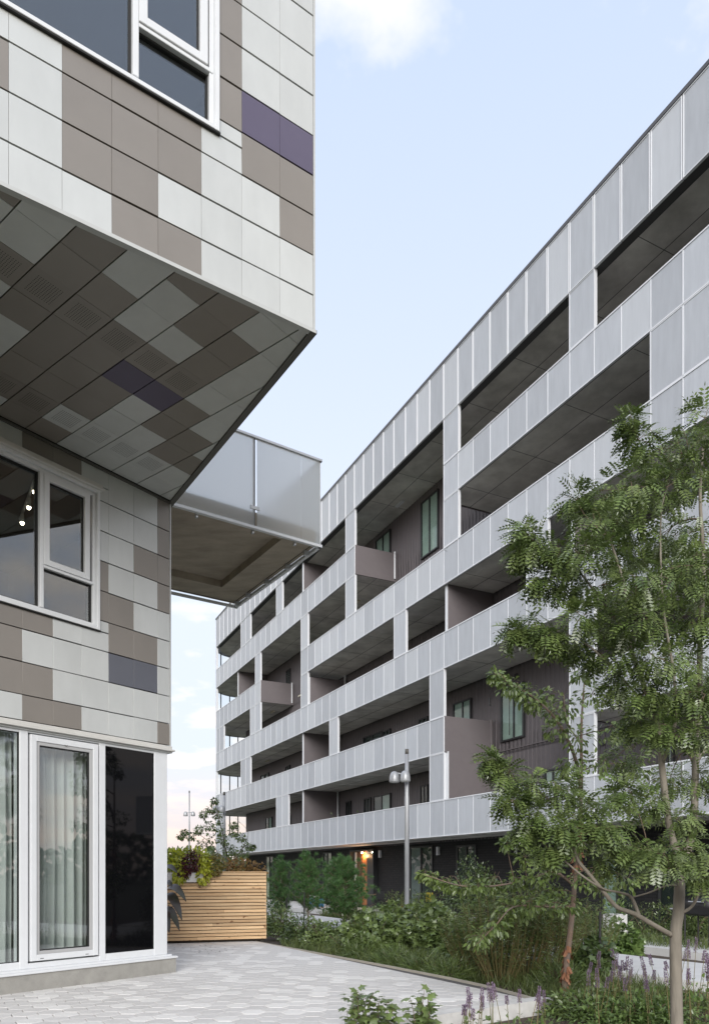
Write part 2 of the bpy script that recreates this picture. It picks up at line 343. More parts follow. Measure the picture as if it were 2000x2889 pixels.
for i in range(len(SE)-1):
    for j in range(len(SGc)-1):
        E0, E1, G0, G1 = SE[i]+.007, SE[i+1]-.007, SGc[j]+.0015, SGc[j+1]-.0015
        poly = [tuple(C0 - e_*E - g_*G) for E, G in ((E0, G0), (E1, G0), (E1, G1), (E0, G1))]
        poly = clip(poly, np.array(xy(UF, 0, -.055)), -UF.n); 
        if len(poly) > 2: poly = clip(poly, np.array(xy(US, 0, -.055)), -US.n)
        if len(poly) < 3: continue
        row = SG.get(i); k = row[j] if row and j < len(row) else rest()
        dz = random.uniform(0, .004)
        p = MB().prism(poly, ZS+.003+dz, ZS+.03).build('soffit_panel', CM[k], CB)
        if (i, j) in PERF:
            pts = []
            for x in range(-5, 6):
                for y in range(-5, 6):
                    q = C0 - e_*((E0+E1)/2 + x*.0265) - g_*((G0+G1)/2 + y*.0265); pts.append((q[0], q[1], ZS+.002+dz))
            n = len(pts); leaves('perforation', 'hole', p, pts, np.tile((1., 0, 0), (n, 1)), np.tile((0, 0, -1.), (n, 1)), .0062, disc, [tuple(range(6))])
# ---- windows
def bar(m, fr, t0, t1, z0, z1, o0, o1, c=.004): m.cbox(fr, t0, t1, z0, z1, o0, o1, c)
def ring(m, fr, t0, t1, z0, z1, wd, o0, o1):
    bar(m, fr, t0, t0+wd, z0, z1, o0, o1); bar(m, fr, t1-wd, t1, z0, z1, o0, o1); bar(m, fr, t0+wd, t1-wd, z0, z0+wd, o0, o1); bar(m, fr, t0+wd, t1-wd, z1-wd, z1, o0, o1)
def pane(fr, t0, t1, z0, z1, o, par, mt='window_glass'):
    MB().box(fr, t0, t1, z0, z1, o-.006, o).build('pane', mt, par)
def big_window(fr, T0, T1, Z0, Z1, ms0, ms1, sx0, zt):
    """fixed light on the left, an opening sash over a small fixed light on the right"""
    m = MB(); ring(m, fr, T0, T1, Z0, Z1, .045, -.06, .035); ring(m, fr, T0+.045, T1-.045, Z0+.04, Z1-.045, .05, -.16, -.012)
    W = m.build('window', 'white_frame', CB)
    m = MB(); m.box(fr, T0-.01, T1, Z0-.018, Z0-.001, -.02, .03); m.build('sill_shadow_strip', 'gasket', W)  # black strip painted in as the shadow line under the sill
    m = MB(); bar(m, fr, ms0, ms1, Z0+.09, Z1-.09, -.15, .002); m.build('mullion', 'white_frame', W)
    m = MB(); bar(m, fr, sx0-.06, ms0, zt-.012, zt+.028, -.15, -.004); m.build('transom', 'white_frame', W)
    m = MB(); ring(m, fr, sx0, ms0-.002, zt+.03, Z1-.10, .082, -.11, .012); S = m.build('sash', 'white_frame', W)
    m = MB(); ring(m, fr, sx0+.082, ms0-.084, zt+.112, Z1-.182, .014, -.10, -.03); m.build('gasket', 'gasket', S)
    pane(fr, sx0+.085, ms0-.087, zt+.115, Z1-.185, -.045, S)
    m = MB(); ring(m, fr, T0+.095, ms0, Z0+.09, zt-.012, .016, -.13, -.05); m.build('gasket', 'gasket', W)
    pane(fr, T0+.10, ms0-.005, Z0+.095, zt-.015, -.075, W)
    m = MB(); ring(m, fr, ms1, T1-.095, Z0+.09, Z1-.095, .02, -.13, -.05); m.build('gasket', 'gasket', W)
    pane(fr, ms1+.005, T1-.10, Z0+.095, Z1-.10, -.075, W)
    return W
WU = big_window(UF, 1.143, 5.0, 9.256, 11.85, 1.97, 2.03, 1.262, 9.865); WU['label'] = 'white framed upper window with a big fixed light and a small opening sash'
WLo = big_window(LF, 1.315, 4.4, 5.235, 7.31, 2.188, 2.245, 1.47, 5.905); WLo['label'] = 'white framed lower window under the overhang with room lamps behind'
m = MB(); m.cbox(LF, 1.27, 4.5, 7.31, 7.34, -.05, .085, .004); m.cbox(LF, 1.28, 4.5, 7.34, 7.395, -.05, .06, .006); m.build('head_flashing', 'flashing', WLo)
# ---- shop front at ground level
m = MB(); m.cbox(LF, -.045, 5.2, 3.60, 3.63, -.05, .075, .004); m.cbox(LF, -.02, 5.2, 3.63, 3.69, -.05, .035, .01); m.build('flashing', 'flashing', CB)
m = MB(); m.box(LF, -.02, 5.2, 3.575, 3.60, -.2, .03); m.build('flashing', 'trim_grey', CB)
m = MB()
for t0, t1 in ((.055, .312), (1.202, 1.305), (2.415, 2.535), (4.7, 4.82)): bar(m, LF, t0, t1, .30, 3.60, -.16, .0, .006)
bar(m, LF, .312, 1.202, 3.535, 3.60, -.16, -.004); bar(m, LF, 1.305, 2.415, 3.55, 3.60, -.16, -.004); bar(m, LF, 2.535, 4.7, 3.535, 3.60, -.16, -.004)
bar(m, LF, .312, 1.202, .30, .405, -.16, -.004); bar(m, LF, 1.305, 2.415, .30, .375, -.16, -.004); bar(m, LF, 2.535, 4.7, .30, .405, -.16, -.004)
SF = m.build('shopfront_frame', 'white_frame', CB)
m = MB(); ring(m, LF, .304, 1.210, .397, 3.543, .008, -.03, -.012); m.build('gasket', 'gasket', SF)
MB().box(LF, .312, 1.202, .405, 3.535, -.06, -.03).build('black_panel', 'black_glass', SF)['label'] = 'tall glossy black panel at the corner'
D_ = MB(); ring(D_, LF, 1.335, 2.385, .40, 3.53, .085, -.10, .018); D_ = D_.build('door', 'white_frame', CB); D_['label'] = 'tall white framed glass door with grey inner frame and curtain behind'
m = MB(); ring(m, LF, 1.42, 2.30, .485, 3.445, .05, -.09, .004); m.build('door_frame', 'grey_frame', D_)
m = MB(); ring(m, LF, 1.47, 2.25, .535, 3.395, .012, -.08, -.01); m.build('gasket', 'gasket', D_)
pane(LF, 1.47, 2.25, .535, 3.395, -.03, D_)
m = MB(); m.tube([LF.P(1.86+.018*math.cos(q), 3.452-.02*abs(math.sin(q)) if math.sin(q) > 0 else 3.452, .02) for q in np.linspace(0, math.pi, 9)], .004, 6); m.build('catch', 'trim_dark', D_)
for tt in (1.5, 2.2): MB().box(LF, tt, tt+.05, .425, .433, .017, .0195).build('drain_slot', 'gasket', D_)
m = MB(); ring(m, LF, 2.53, 4.705, .40, 3.54, .014, -.06, -.02); m.build('gasket', 'gasket', SF)
pane(LF, 2.535, 4.7, .405, 3.535, -.04, SF)
m = MB(); m.cbox(LF, .0, 5.2, .268, .30, -.2, .05, .004); m.cbox(LF, -.09, 5.2, .235, .268, -.2, .09, .006); m.build('sill', 'white_frame', CB)
MB().box(LF, -.068, 5.2, -.3, .235, -.3, .066).build('plinth', 'plinth', CB)
# ---- curtains hung inside
def curtain(t0, t1, label, ph):
    m = MB(); n = int((t1-t0)/.012); vs = []; fs = []
    for i in range(n+1):
        t = t0 + (t1-t0)*i/n
        o = -.30 + .045*math.sin(t*2*math.pi/.155+ph) + .018*math.sin(t*2*math.pi/.39+ph*2) + .012*math.sin(t*41+ph)
        vs += [LF.P(t, .34, o*1.03), LF.P(t+.01*math.sin(t*9), 1.9, o), LF.P(t, 3.56, -.30+(o+.30)*.75)]
        if i: k = 3*i; fs += [(k-3, k, k+1, k-2), (k-2, k+1, k+2, k-1)]
    m.add(vs, fs); tag(m.build('curtain', 'curtain', None, True), label, 'curtain')
curtain(1.32, 2.42, 'pale grey green curtain hanging in folds behind the glass door', .4)
curtain(2.50, 4.7, 'pale curtain behind the fixed glass left of the glass door', 2.1)
# ---- track lamps in the room upstairs
TL = thing('track_light', (-5.02, 11.37, 7.2), 'ceiling track with lit spot lamps behind the lower window', 'lamp')
m = MB(); m.tube([(-4.60, 10.70, 7.43), (-5.48, 12.08, 7.43)], .022, 6); m.build('track', 'white_frame', TL)
for x, y in ((-4.73, 10.9), (-5.02, 11.37), (-5.35, 11.87)):
    m = MB(); m.lathe((x, y, 7.27), [(.016, .16), (.026, .14), (.034, 0)], 12); H = m.build('spot_head', 'white_frame', TL)
    m = MB(); m.lathe((x, y, 7.242), [(.024, .0), (.03, .026)], 12); m.build('bulb', 'lamp_glow', H)
# ---- frosted glass balcony behind the overhang
BK = C0 + b_*.0 + a_*.21; BF = Fr(K0 + b_*2.93 + a_*4.72, -b_, (b_[1], -b_[0])); BS = Fr(K0 + b_*2.93 + a_*4.72, a_, b_)
ZB = 7.73
def bp(t, o): return xy(BF, t, -o)
m = MB(); m.prism([bp(.06, .10), bp(3.2, .10), bp(3.2, 3.68), bp(.06, 3.68)], ZB+.20, ZB+.34)
BAL = m.build('balcony', 'concrete_balcony', CB); BAL['label'] = 'concrete balcony with frosted glass sides beside the overhang'
m = MB(); m.prism([bp(.06, .10), bp(.72, .10), bp(.72, 3.68), bp(.06, 3.68)], ZB+.05, ZB+.199); m.build('edge_beam', 'concrete_balcony', BAL)     # downstand beams round the recessed field
m = MB(); m.prism([bp(.721, 2.95), bp(3.2, 2.95), bp(3.2, 3.68), bp(.721, 3.68)], ZB+.052, ZB+.199); m.build('edge_beam', 'concrete_balcony', BAL)
m = MB(); m.prism([bp(.721, .10), bp(3.2, .10), bp(3.2, .24), bp(.721, .24)], ZB+.053, ZB+.199); m.build('edge_beam', 'concrete_balcony', BAL)
m = MB(); m.prism([bp(.13, .13), bp(.145, .13), bp(.145, 3.62), bp(.13, 3.62)], ZB+.046, ZB+.0505); m.build('drip_groove', 'joint_black', BAL)
m = MB(); m.prism([bp(.146, 3.60), bp(3.2, 3.60), bp(3.2, 3.615), bp(.146, 3.615)], ZB+.0465, ZB+.0525); m.build('drip_groove', 'joint_black', BAL)
def gl(fr, t0, t1, o=-.006, mt='frosted'): MB().add([fr.P(t0, ZB+.045, o), fr.P(t1, ZB+.045, o), fr.P(t1, ZB+1.60, o), fr.P(t0, ZB+1.60, o)], [(0, 1, 2, 3)]).build('glass_panel', mt, BAL)
gl(BF, .02, .42); gl(BF, .424, 1.325); gl(BF, 1.375, 3.0); gl(BS, .02, 1.85); gl(BS, 1.90, 3.74)
BB = Fr(BF.o + a_*3.78, -b_, (-b_[1], b_[0])); gl(BB, .02, 1.5, mt='balcony_glass'); gl(BB, 1.53, 3.0, mt='balcony_glass')  # unseen far side made clear glass to let more light onto the frosted panels
m = MB()
for fr, L in ((BF, 3.0), (BS, 3.78), (BB, 3.0)): m.cbox(fr, -.015, L, ZB+1.60, ZB+1.645, -.04, .02, .004)
m.build('handrail', 'steel', BAL)
m = MB()
for fr, L in ((BF, 3.0), (BS, 3.78), (BB, 3.0)): m.cbox(fr, -.02, L, ZB-.01, ZB+.042, -.05, .016, .004)
m.build('bottom_rail', 'white_frame', BAL)
for fr, t in ((BF, 1.35), (BF, .0), (BS, 1.87), (BS, 3.76)): MB().box(fr, t, t+.022, ZB+.0, ZB+1.62, -.06, -.02).build('post', 'trim_dark' if t == 1.35 else 'white_frame', BAL)
m = MB(); m.cbox(BF, 1.28, 1.46, ZB+.33, ZB+.39, -.005, .02, .004); m.build('clamp', 'white_frame', BAL)
for t in (.5, 1.35, 2.4): MB().box(BF, t, t+.035, ZB-.06, ZB+.02, -.12, -.06).build('bracket', 'steel', BAL)
for t in (.35, 1.1, 2.0, 2.9, 3.5): MB().box(BS, t, t+.05, ZB-.05, ZB+.06, -.16, -.05).build('bracket', 'steel', BAL)
# ================================================================ the long balconied apartment building on the right
FD = np.array([-.44287, .89658]); FN = np.array([.89658, .44287]); DF = 14.3276
AF = Fr(FN*DF, FD, -FN)                               # t along the facade away from the viewer, o towards the courtyard
S = [11.893, 12.822, 13.752, 14.686, 15.605, 16.501, 17.424, 18.308, 19.208, 20.134, 21.005, 21.899, 22.81, 23.69, 24.559, 25.459, 26.33, 27.2, 28.105, 28.988, 29.887, 30.759, 31.65, 32.55, 33.42, 34.32, 35.198, 36.12, 37.019, 37.929, 38.854, 39.73, 40.63, 41.57, 42.51, 43.456, 44.389, 45.343, 46.31, 47.27, 48.21, 49.17, 50.15, 51.1]
def s_(i): return S[i] if i >= 0 else S[0] + .92*i
I0 = -7; NI = 43
ZBAND = [2.945+2.955*k for k in range(5)]; HB = 1.29   # E D C B A from the bottom
ZROOF0, ZROOF1 = 17.65, 19.66
DEP = 2.1
mat('perf_panel', (.62, .65, .69), .42, spec=.45, obvar=.08, var=.075, scale=2.2, stretch=(3, 3, .5), bump=.08, bscale=1.5)
mat('perf_panel_light', (.71, .74, .775), .42, spec=.45, obvar=.03, var=.05, scale=2.2, stretch=(3, 3, .5), bump=.08, bscale=1.5)
mat('facade_frame', (.71, .73, .76), .4, var=.02)
mat('coping', (.085, .085, .09), .5)
mat('slab', (.74, .72, .68), .9, col2=(.40, .385, .36), scale=1.1, bump=.15, bscale=9, detail=9)
mat('slab_edge', (.06, .06, .062), .8)
mat('ribbed', (.14, .125, .130), .5, spec=.4, var=.06, scale=1.5)
mat('divider', (.158, .14, .145), .55, spec=.4, var=.04)
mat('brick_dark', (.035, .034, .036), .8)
mat('win_dark', (.03, .032, .034), .4)
mat('blind', (.52, .58, .54), .8, var=.15, scale=2)
mat('warm_wood', (.42, .16, .05), .5, var=.25, stretch=(1, 1, .1), scale=9)
mat('cream', (.65, .6, .48), .8, var=.1)
for nm in ('perf_panel', 'perf_panel_light'):       # fine perforation lets some light through
    t = M[nm].node_tree; b = t.nodes['Principled BSDF']; 
    tl = t.nodes.new('ShaderNodeBsdfTranslucent'); tl.inputs[0].default_value = (.8, .82, .85, 1); m2 = t.nodes.new('ShaderNodeMixShader'); m2.inputs[0].default_value = .3; t.links.new(b.outputs[0], m2.inputs[1]); t.links.new(tl.outputs[0], m2.inputs[2])
    t.links.new(m2.outputs[0], t.nodes['Material Output'].inputs[0])
# dark brick pattern at ground level: courses too small to pick apart from here
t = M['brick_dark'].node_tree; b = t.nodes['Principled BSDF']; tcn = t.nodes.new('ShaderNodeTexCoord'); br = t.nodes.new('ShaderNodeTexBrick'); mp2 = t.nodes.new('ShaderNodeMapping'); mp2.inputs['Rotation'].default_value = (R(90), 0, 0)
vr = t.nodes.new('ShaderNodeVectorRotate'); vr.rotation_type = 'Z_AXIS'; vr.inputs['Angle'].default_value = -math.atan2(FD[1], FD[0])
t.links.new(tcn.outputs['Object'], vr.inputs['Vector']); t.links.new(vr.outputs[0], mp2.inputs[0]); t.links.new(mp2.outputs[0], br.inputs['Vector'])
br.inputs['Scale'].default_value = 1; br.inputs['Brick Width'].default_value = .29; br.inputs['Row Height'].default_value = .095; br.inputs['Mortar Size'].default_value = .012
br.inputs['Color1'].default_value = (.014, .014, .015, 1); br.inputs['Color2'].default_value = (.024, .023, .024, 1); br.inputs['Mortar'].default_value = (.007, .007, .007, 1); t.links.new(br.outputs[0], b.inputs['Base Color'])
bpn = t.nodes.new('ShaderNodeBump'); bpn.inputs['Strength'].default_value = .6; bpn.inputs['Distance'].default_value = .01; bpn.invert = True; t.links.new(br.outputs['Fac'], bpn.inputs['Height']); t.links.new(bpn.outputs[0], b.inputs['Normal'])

AB = thing('apartment_building', AF.P(20, 0, 0), 'long six storey apartment building with pale metal balcony bands', 'building')
def panel(i, z0, z1, o=0.0, mt=None):
    m = MB(); m.box(AF, s_(i)+.014, s_(i+1)-.014, z0, z1, o-.02, o)
    m.build('panel', mt or ('perf_panel_light' if random.random() < .2 else 'perf_panel'), AB)
# bands: (bottom, top, index ranges)
bands = [(ZBAND[0], [(I0, 43)]), (ZBAND[1], [(I0, 4), (11, 43)]), (ZBAND[2], [(I0, 43)]), (ZBAND[3], [(I0, 26), (33, 43)]), (ZBAND[4], [(I0, 11), (19, 43)])]
def band(z0, z1, rng_, o=.0):
    for a, c in rng_:
        m = MB(); T0, T1 = s_(a), s_(c)
        m.box(AF, T0, T1, z0, z0+.036, o-.05, o+.018); m.box(AF, T0, T1, z1-.036, z1, o-.05, o+.018)
        for i in range(a, c+1): m.box(AF, s_(i)-.016, s_(i)+.016, z0+.036, z1-.036, o-.05, o+.010)
        m.build('band_frame', 'facade_frame', AB)
        for i in range(a, c): panel(i, z0+.034, z1-.034, o)
for z0, r in bands: band(z0, z0+HB, r)
# parapet band, with open joints between its frames
for i in range(I0, NI):
    m = MB(); ring(m, AF, s_(i)+.012, s_(i+1)-.012, ZROOF0, ZROOF1-.06, .03, -.04, .03); m.build('parapet_frame', 'facade_frame', AB); panel(i, ZROOF0+.03, ZROOF1-.09, .012)
MB().box(AF, s_(I0), S[43], ZROOF1-.055, ZROOF1+.045, -.5, .05).build('coping', 'coping', AB)
MB().box(AF, s_(I0), S[43], ZROOF0+.02, ZROOF1-.06, -.09, -.05).build('parapet_back', 'coping', AB)
# infill columns between the bands: level (0 lowest gap) -> index ranges
colm = {4: [(3, 4), (10, 11), (19, 20), (29, 30), (35, 37)], 3: [(I0, 1), (10, 11), (19, 20), (25, 26), (33, 34)], 2: [(-3, -1), (5, 6), (14, 15), (25, 26), (33, 35), (41, 43)],
        1: [(3, 4), (11, 12), (21, 22), (35, 37)], 0: [(-4, -3), (3, 4), (11, 12), (28, 30), (41, 43)]}
def column(a, c, z0, z1):
    m = MB(); T0, T1 = s_(a), s_(c)
    m.box(AF, T0-.018, T0+.012, z0, z1, -.09, .012); m.box(AF, T1-.012, T1+.018, z0, z1, -.09, .012)
    for i in range(a+1, c): m.box(AF, s_(i)-.024, s_(i)+.024, z0, z1, -.05, .012)
    m.box(AF, T0+.012, T1-.012, z0, z0+.03, -.05, .012); m.box(AF, T0+.012, T1-.012, z1-.03, z1, -.05, .012)
    m.build('column_frame', 'facade_frame', AB)
    for i in range(a, c): panel(i, z0+.025, z1-.025)
for lv, rr in colm.items():
    z0 = ZBAND[lv]+HB+.002; z1 = (ZBAND[lv+1] if lv < 4 else ZROOF0)-.002
    for a, c in rr: column(a, c, z0, z1)
column(10, 11, ZBAND[4]-.0, ZBAND[4]+.001) if False else None
# slabs
RC = (50.9, 2.2)                                      # rounded far corner
def slab_poly(t0, t1, o0):
    if t1 < 50: return [xy(AF, t0, -o0), xy(AF, t1, -o0), xy(AF, t1, -DEP-.05), xy(AF, t0, -DEP-.05)]
    p = [xy(AF, t0, -o0), xy(AF, 50.9, -o0)]
    for q in np.linspace(0, math.pi/2, 12)[1:]: p.append(xy(AF, 50.9+(2.2-o0)*math.sin(q), -2.2+(2.2-o0)*math.cos(q)))
    return p + [xy(AF, 53.1-o0, -6), xy(AF, t0, -6)]
gaps = {0: [(I0, 43)], 1: [(I0, 4), (11, 43)], 2: [(I0, 43)], 3: [(I0, 26), (33, 43)], 4: [(I0, 11), (19, 43)]}
for k in range(5):
    for a, c in gaps[k]:
        t1 = 53 if c == 43 else s_(c)
        MB().prism(slab_poly(s_(a), t1, .10), ZBAND[k]+.035, ZBAND[k]+.26).build('slab', 'slab', AB)
        m = MB(); x = s_(a)+.7
        while x < min(t1, 50.6): m.box(AF, x, x+.012, ZBAND[k]+.030, ZBAND[k]+.036, -DEP+.0, -.16); x += 2.44
        m.box(AF, s_(a)+.02, min(t1, 50.6), ZBAND[k]+.0285, ZBAND[k]+.036, -1.12, -1.105); m.build('formwork_joint', 'slab_edge', AB, kind='stuff')
        MB().prism(slab_poly(s_(a), t1, .055)[:2] + [xy(AF, min(t1, 50.9), -.099), xy(AF, s_(a), -.099)], ZBAND[k]+.02, ZBAND[k]+.2).build('slab_edge', 'slab_edge', AB)
MB().prism(slab_poly(s_(I0), 53, .30), ZROOF0+.035, ZROOF0+.30).build('slab', 'slab', AB)
m = MB(); x = s_(I0)+.7
while x < 50.6: m.box(AF, x, x+.014, ZROOF0+.030, ZROOF0+.036, -DEP, -.31); x += 2.44
m.box(AF, s_(I0), 50.6, ZROOF0+.0285, ZROOF0+.036, -1.22, -1.205); m.build('formwork_joint', 'slab_edge', AB, kind='stuff')
MB().prism([xy(AF, s_(I0), -.04), xy(AF, 50.9, -.04), xy(AF, 50.9, -.299), xy(AF, s_(I0), -.299)], ZROOF0+.012, ZROOF0+.2).build('slab_edge', 'slab_edge', AB)
MB().prism(slab_poly(s_(I0), 53, .06), ZROOF1-.4, ZROOF1-.1).build('roof', 'coping', AB)
# body and ribbed wall
WEND = 50.8
MB().prism([xy(AF, s_(I0), -DEP-.25), xy(AF, WEND, -DEP-.25), xy(AF, WEND, -14), xy(AF, s_(I0), -14)], 0, ZROOF1-.1).build('body', 'divider', AB)
def ribbed(t0, t1, z0, z1):
    m = MB(); vs = []; fs = []; t = t0; i = 0; prof = [0, 0, .016, .016]; wd = [.13, .02, .05, .02]
    while t < t1:
        vs += [AF.P(t, z0, -DEP+prof[i % 4]), AF.P(t, z1, -DEP+prof[i % 4])]
        if i: k = 2*i; fs.append((k-2, k, k+1, k-1))
        t += wd[i % 4]; i += 1
    m.add(vs, fs); m.build('ribbed_wall', 'ribbed', AB)
def AWin(u0, u1, v0, v1, lab=None, lit=None, zb=None, split=.55):
    """window or glazed door in the recessed wall, from its outline"""
    def st(u, v):
        k = (u-1000)/FPX; Y = (DF+DEP)/(FN[0]*k+FN[1]); return FD @ np.array([k*Y, Y]), EYE+(HOR-v)/FPX*Y
    t0, _ = st(u1, v0); t1, z1 = st(u0, v0); z0 = zb if zb is not None else st((u0+u1)/2, v1)[1]; _, z1 = st((u0+u1)/2, v0)
    return t0, t1, z0, z1
WINS = []
def addwin(t0, t1, z0, z1, inner='blind', parts=((0, .5), (.5, 1))):
    WINS.append((t0, t1, z0, z1))
    m = MB(); ring(m, AF, t0, t1, z0, z1, .06, -DEP, -DEP+.095); W = m.build('window', 'win_dark', AB)
    for a, c in parts:
        x0, x1 = t0+.06+(t1-t0-.12)*a, t0+.06+(t1-t0-.12)*c
        MB().box(AF, x0+.02, x1-.02, z0+.06, z1-.06, -DEP+.058, -DEP+.066).build('pane', 'facade_glass', W)
        if c < 1: MB().box(AF, x1-.03, x1+.03, z0+.06, z1-.06, -DEP+.01, -DEP+.085).build('mullion', 'win_dark', W)
        MB().box(AF, x0+.02, x1-.02, z0+.06, z1-.06, -DEP+.03, -DEP+.036).build('blind', inner if inner != 'mix' else ('blind' if a == 0 else 'win_dark'), W)
    return W
zc = lambda k: (ZBAND[k+1] if k < 4 else ZROOF0)+.035   # ceiling of level k
zf = lambda k: ZBAND[k]+.26
for k in range(5): ribbed(s_(I0), WEND, zf(k)-.3, zc(k))
for k, gr in ((0, (4, 11)), (3, (11, 19)), (2, (26, 33))):   # where a slab is left out the wall runs through two storeys
    ribbed(s_(gr[0]), s_(gr[1]), zc(k)-.01, zf(k+1)+.3)
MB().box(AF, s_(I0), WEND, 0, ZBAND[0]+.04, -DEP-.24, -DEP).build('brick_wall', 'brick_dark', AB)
def W(u0, u1, v0, v1, **k):
    t0, t1, z0, z1 = AWin(u0, u1, v0, v1); return addwin(t0, t1, z0, z1, **k)
W(1191, 1240, 1400, 1563, parts=((0, .5), (.5, 1)))
t0, t1, z0, z1 = AWin(1063, 1104, 1510, 1600); addwin(t0, t1, zf(4)+.05, z1)
W(1417, 1482, 1935, 2088, parts=((0, .42), (.42, 1)))
t0, t1, z0, z1 = AWin(1282, 1332, 1978, 2000); addwin(t0, t1, zf(1)+.05, z1, parts=((0, .45), (.45, 1)))
for u0, u1, v, k, inn in ((1030, 1049, 2252, 0, 'win_dark'), (1057, 1105, 2243, 0, 'mix'), (979, 993, 2262, 0, 'win_dark'), (1189, 1211, 2216, 0, 'win_dark'), (752, 770, 2307, 0, 'mix'), (818, 822, 2300, 0, 'cream'),
                         (738, 760, 2184, 1, 'win_dark'), (808, 820, 2161, 1, 'win_dark'), (1028, 1080, 2072, 1, 'win_dark'), (1083, 1104, 2060, 1, 'win_dark'), (1185, 1210, 2026, 1, 'win_dark'),
                         (810, 821, 1890, 3, 'win_dark'), (704, 716, 1870, 3, 'win_dark'), (1540, 1590, 2170, 0, 'blind'), (1870, 1905, 2090, 0, 'blind'), (1720, 1790, 1760, 2, 'blind')):
    t0, t1, z0, z1 = AWin(u0, u1, v, v+10); addwin(t0, t1, zf(k)+.06, min(z1, zc(k)-.1), inner=inn)
# cross walls between the balconies, with a pale edge strip
def cross(t, k, full=True, d0=.13):
    z0, z1 = zf(k)-.02, zc(k)-(.0 if full else .28)
    cf = Fr(AF.o + FD*t, -FN, -FD)                    # t measured out of the building
    MB().box(Fr(xy(AF, t, -d0), FN, -FD), 0, DEP-d0, z0, z1, -.06, .06).build('cross_wall', 'divider', AB)
    MB().box(Fr(xy(AF, t, -d0), FN, -FD), -.03, -.002, z0, z1, -.065, .065).build('edge_strip', 'facade_frame', AB)
for i, k, fl in ((26, 4, True), (11, 2, True), (26, 1, True), (26, 0, True), (1, 3, True), (-2, 4, True), (4, 2, True), (38, 3, True)): cross(s_(i), k, fl)
cross(s_(25)+.05, 2, False); cross(s_(11)-.06, 0, True)
for i, k in ((25, 2), (26, 0)): MB().tube([AF.P(s_(i)-.15, zf(k), -DEP+.09), AF.P(s_(i)-.15, zc(k), -DEP+.09)], .05, 8).build('downpipe', 'facade_frame', AB)
# solid returns where a balcony stops at a double height gap
for i, k in ((19, 4), (33, 3), (11, 1)):
    f = Fr(xy(AF, s_(i)-.035, -.02), FN, -FD)
    MB().box(f, 0, DEP-.06, ZBAND[k]+.01, ZBAND[k]+HB-.01, -.03, .03).build('return_panel', 'divider', AB)
    MB().tube([xy(f, DEP-.16, .06)+(ZBAND[k]+.12,), xy(f, DEP-.16, .06)+(ZBAND[k]+HB+.05,)], .04, 8).build('post', 'facade_frame' if k != 1 else 'divider', AB)
for i, k in ((11, 4), (26, 3), (4, 1)):
    MB().box(Fr(xy(AF, s_(i)+.035, -.02), FN, -FD), 0, DEP-.06, ZBAND[k]+.01, ZBAND[k]+HB-.01, -.03, .03).build('return_panel', 'divider', AB)
MB().box(AF, s_(4), s_(11), zc(0)+.05, zc(0)+.09, -DEP+.028, -DEP+.045).build('wall_joint', 'divider', AB)
# ceiling lamps and small vents
for i, k in ((22.3, 3), (17.6, 4), (35.3, 2), (36.4, 1), (30.2, 2)):
    t = s_(int(i)) + (i % 1)*.9; MB().box(AF, t-.28, t+.28, zc(k)-.07, zc(k)-.001, -1.62, -1.48).build('ceiling_light', 'cream' if k != 4 else 'facade_frame', AB)
for i, k in ((9.4, 1), (5.0, 0), (37, 4)):
    t = s_(int(i)) + (i % 1)*.9; MB().box(AF, t-.09, t+.09, zf(k)+2.25, zf(k)+2.42, -DEP+.02, -DEP+.05).build('vent', 'win_dark', AB)
# rounded far corner: bands, posts and glass
def arc(r, n=14, ext=1.5):
    p = [(50.9+r*math.sin(q), -2.2+r*math.cos(q)) for q in np.linspace(0, math.pi/2, n)]
    return [(51.1, -2.2+r)] + p[1:] + [(50.9+r, -2.2-ext)]
def arcwall(z0, z1, r, mt, nm, th=.03):
    a, c = arc(r), arc(r-th); m = MB()
    for i in range(len(a)-1):
        m.hexa([AF.P(c[i][0], z0, c[i][1]), AF.P(c[i+1][0], z0, c[i+1][1]), AF.P(c[i+1][0], z1, c[i+1][1]), AF.P(c[i][0], z1, c[i][1])],
               [AF.P(a[i][0], z0, a[i][1]), AF.P(a[i+1][0], z0, a[i+1][1]), AF.P(a[i+1][0], z1, a[i+1][1]), AF.P(a[i][0], z1, a[i][1])])
    m.build(nm, mt, AB)
for k in range(5): arcwall(ZBAND[k], ZBAND[k]+HB, 2.2, 'perf_panel', 'curved_band')
arcwall(ZROOF0, ZROOF1, 2.2, 'perf_panel', 'curved_band')
for k in range(5):
    z0, z1 = ZBAND[k]+HB, zc(k)
    arcwall(z0, z1, 2.12, 'balcony_glass', 'wind_screen', .012)
    for q in (.35, .80, 1.25, 1.57):
        x, y = 50.9+2.12*math.sin(q), -2.2+2.12*math.cos(q); MB().tube([AF.P(x, z0, y), AF.P(x, z1, y)], .045, 6).build('post', 'win_dark', AB)
    MB().box(AF, 50.98, 51.14, z0, z1, -.12, .016).build('end_post', 'facade_frame', AB)
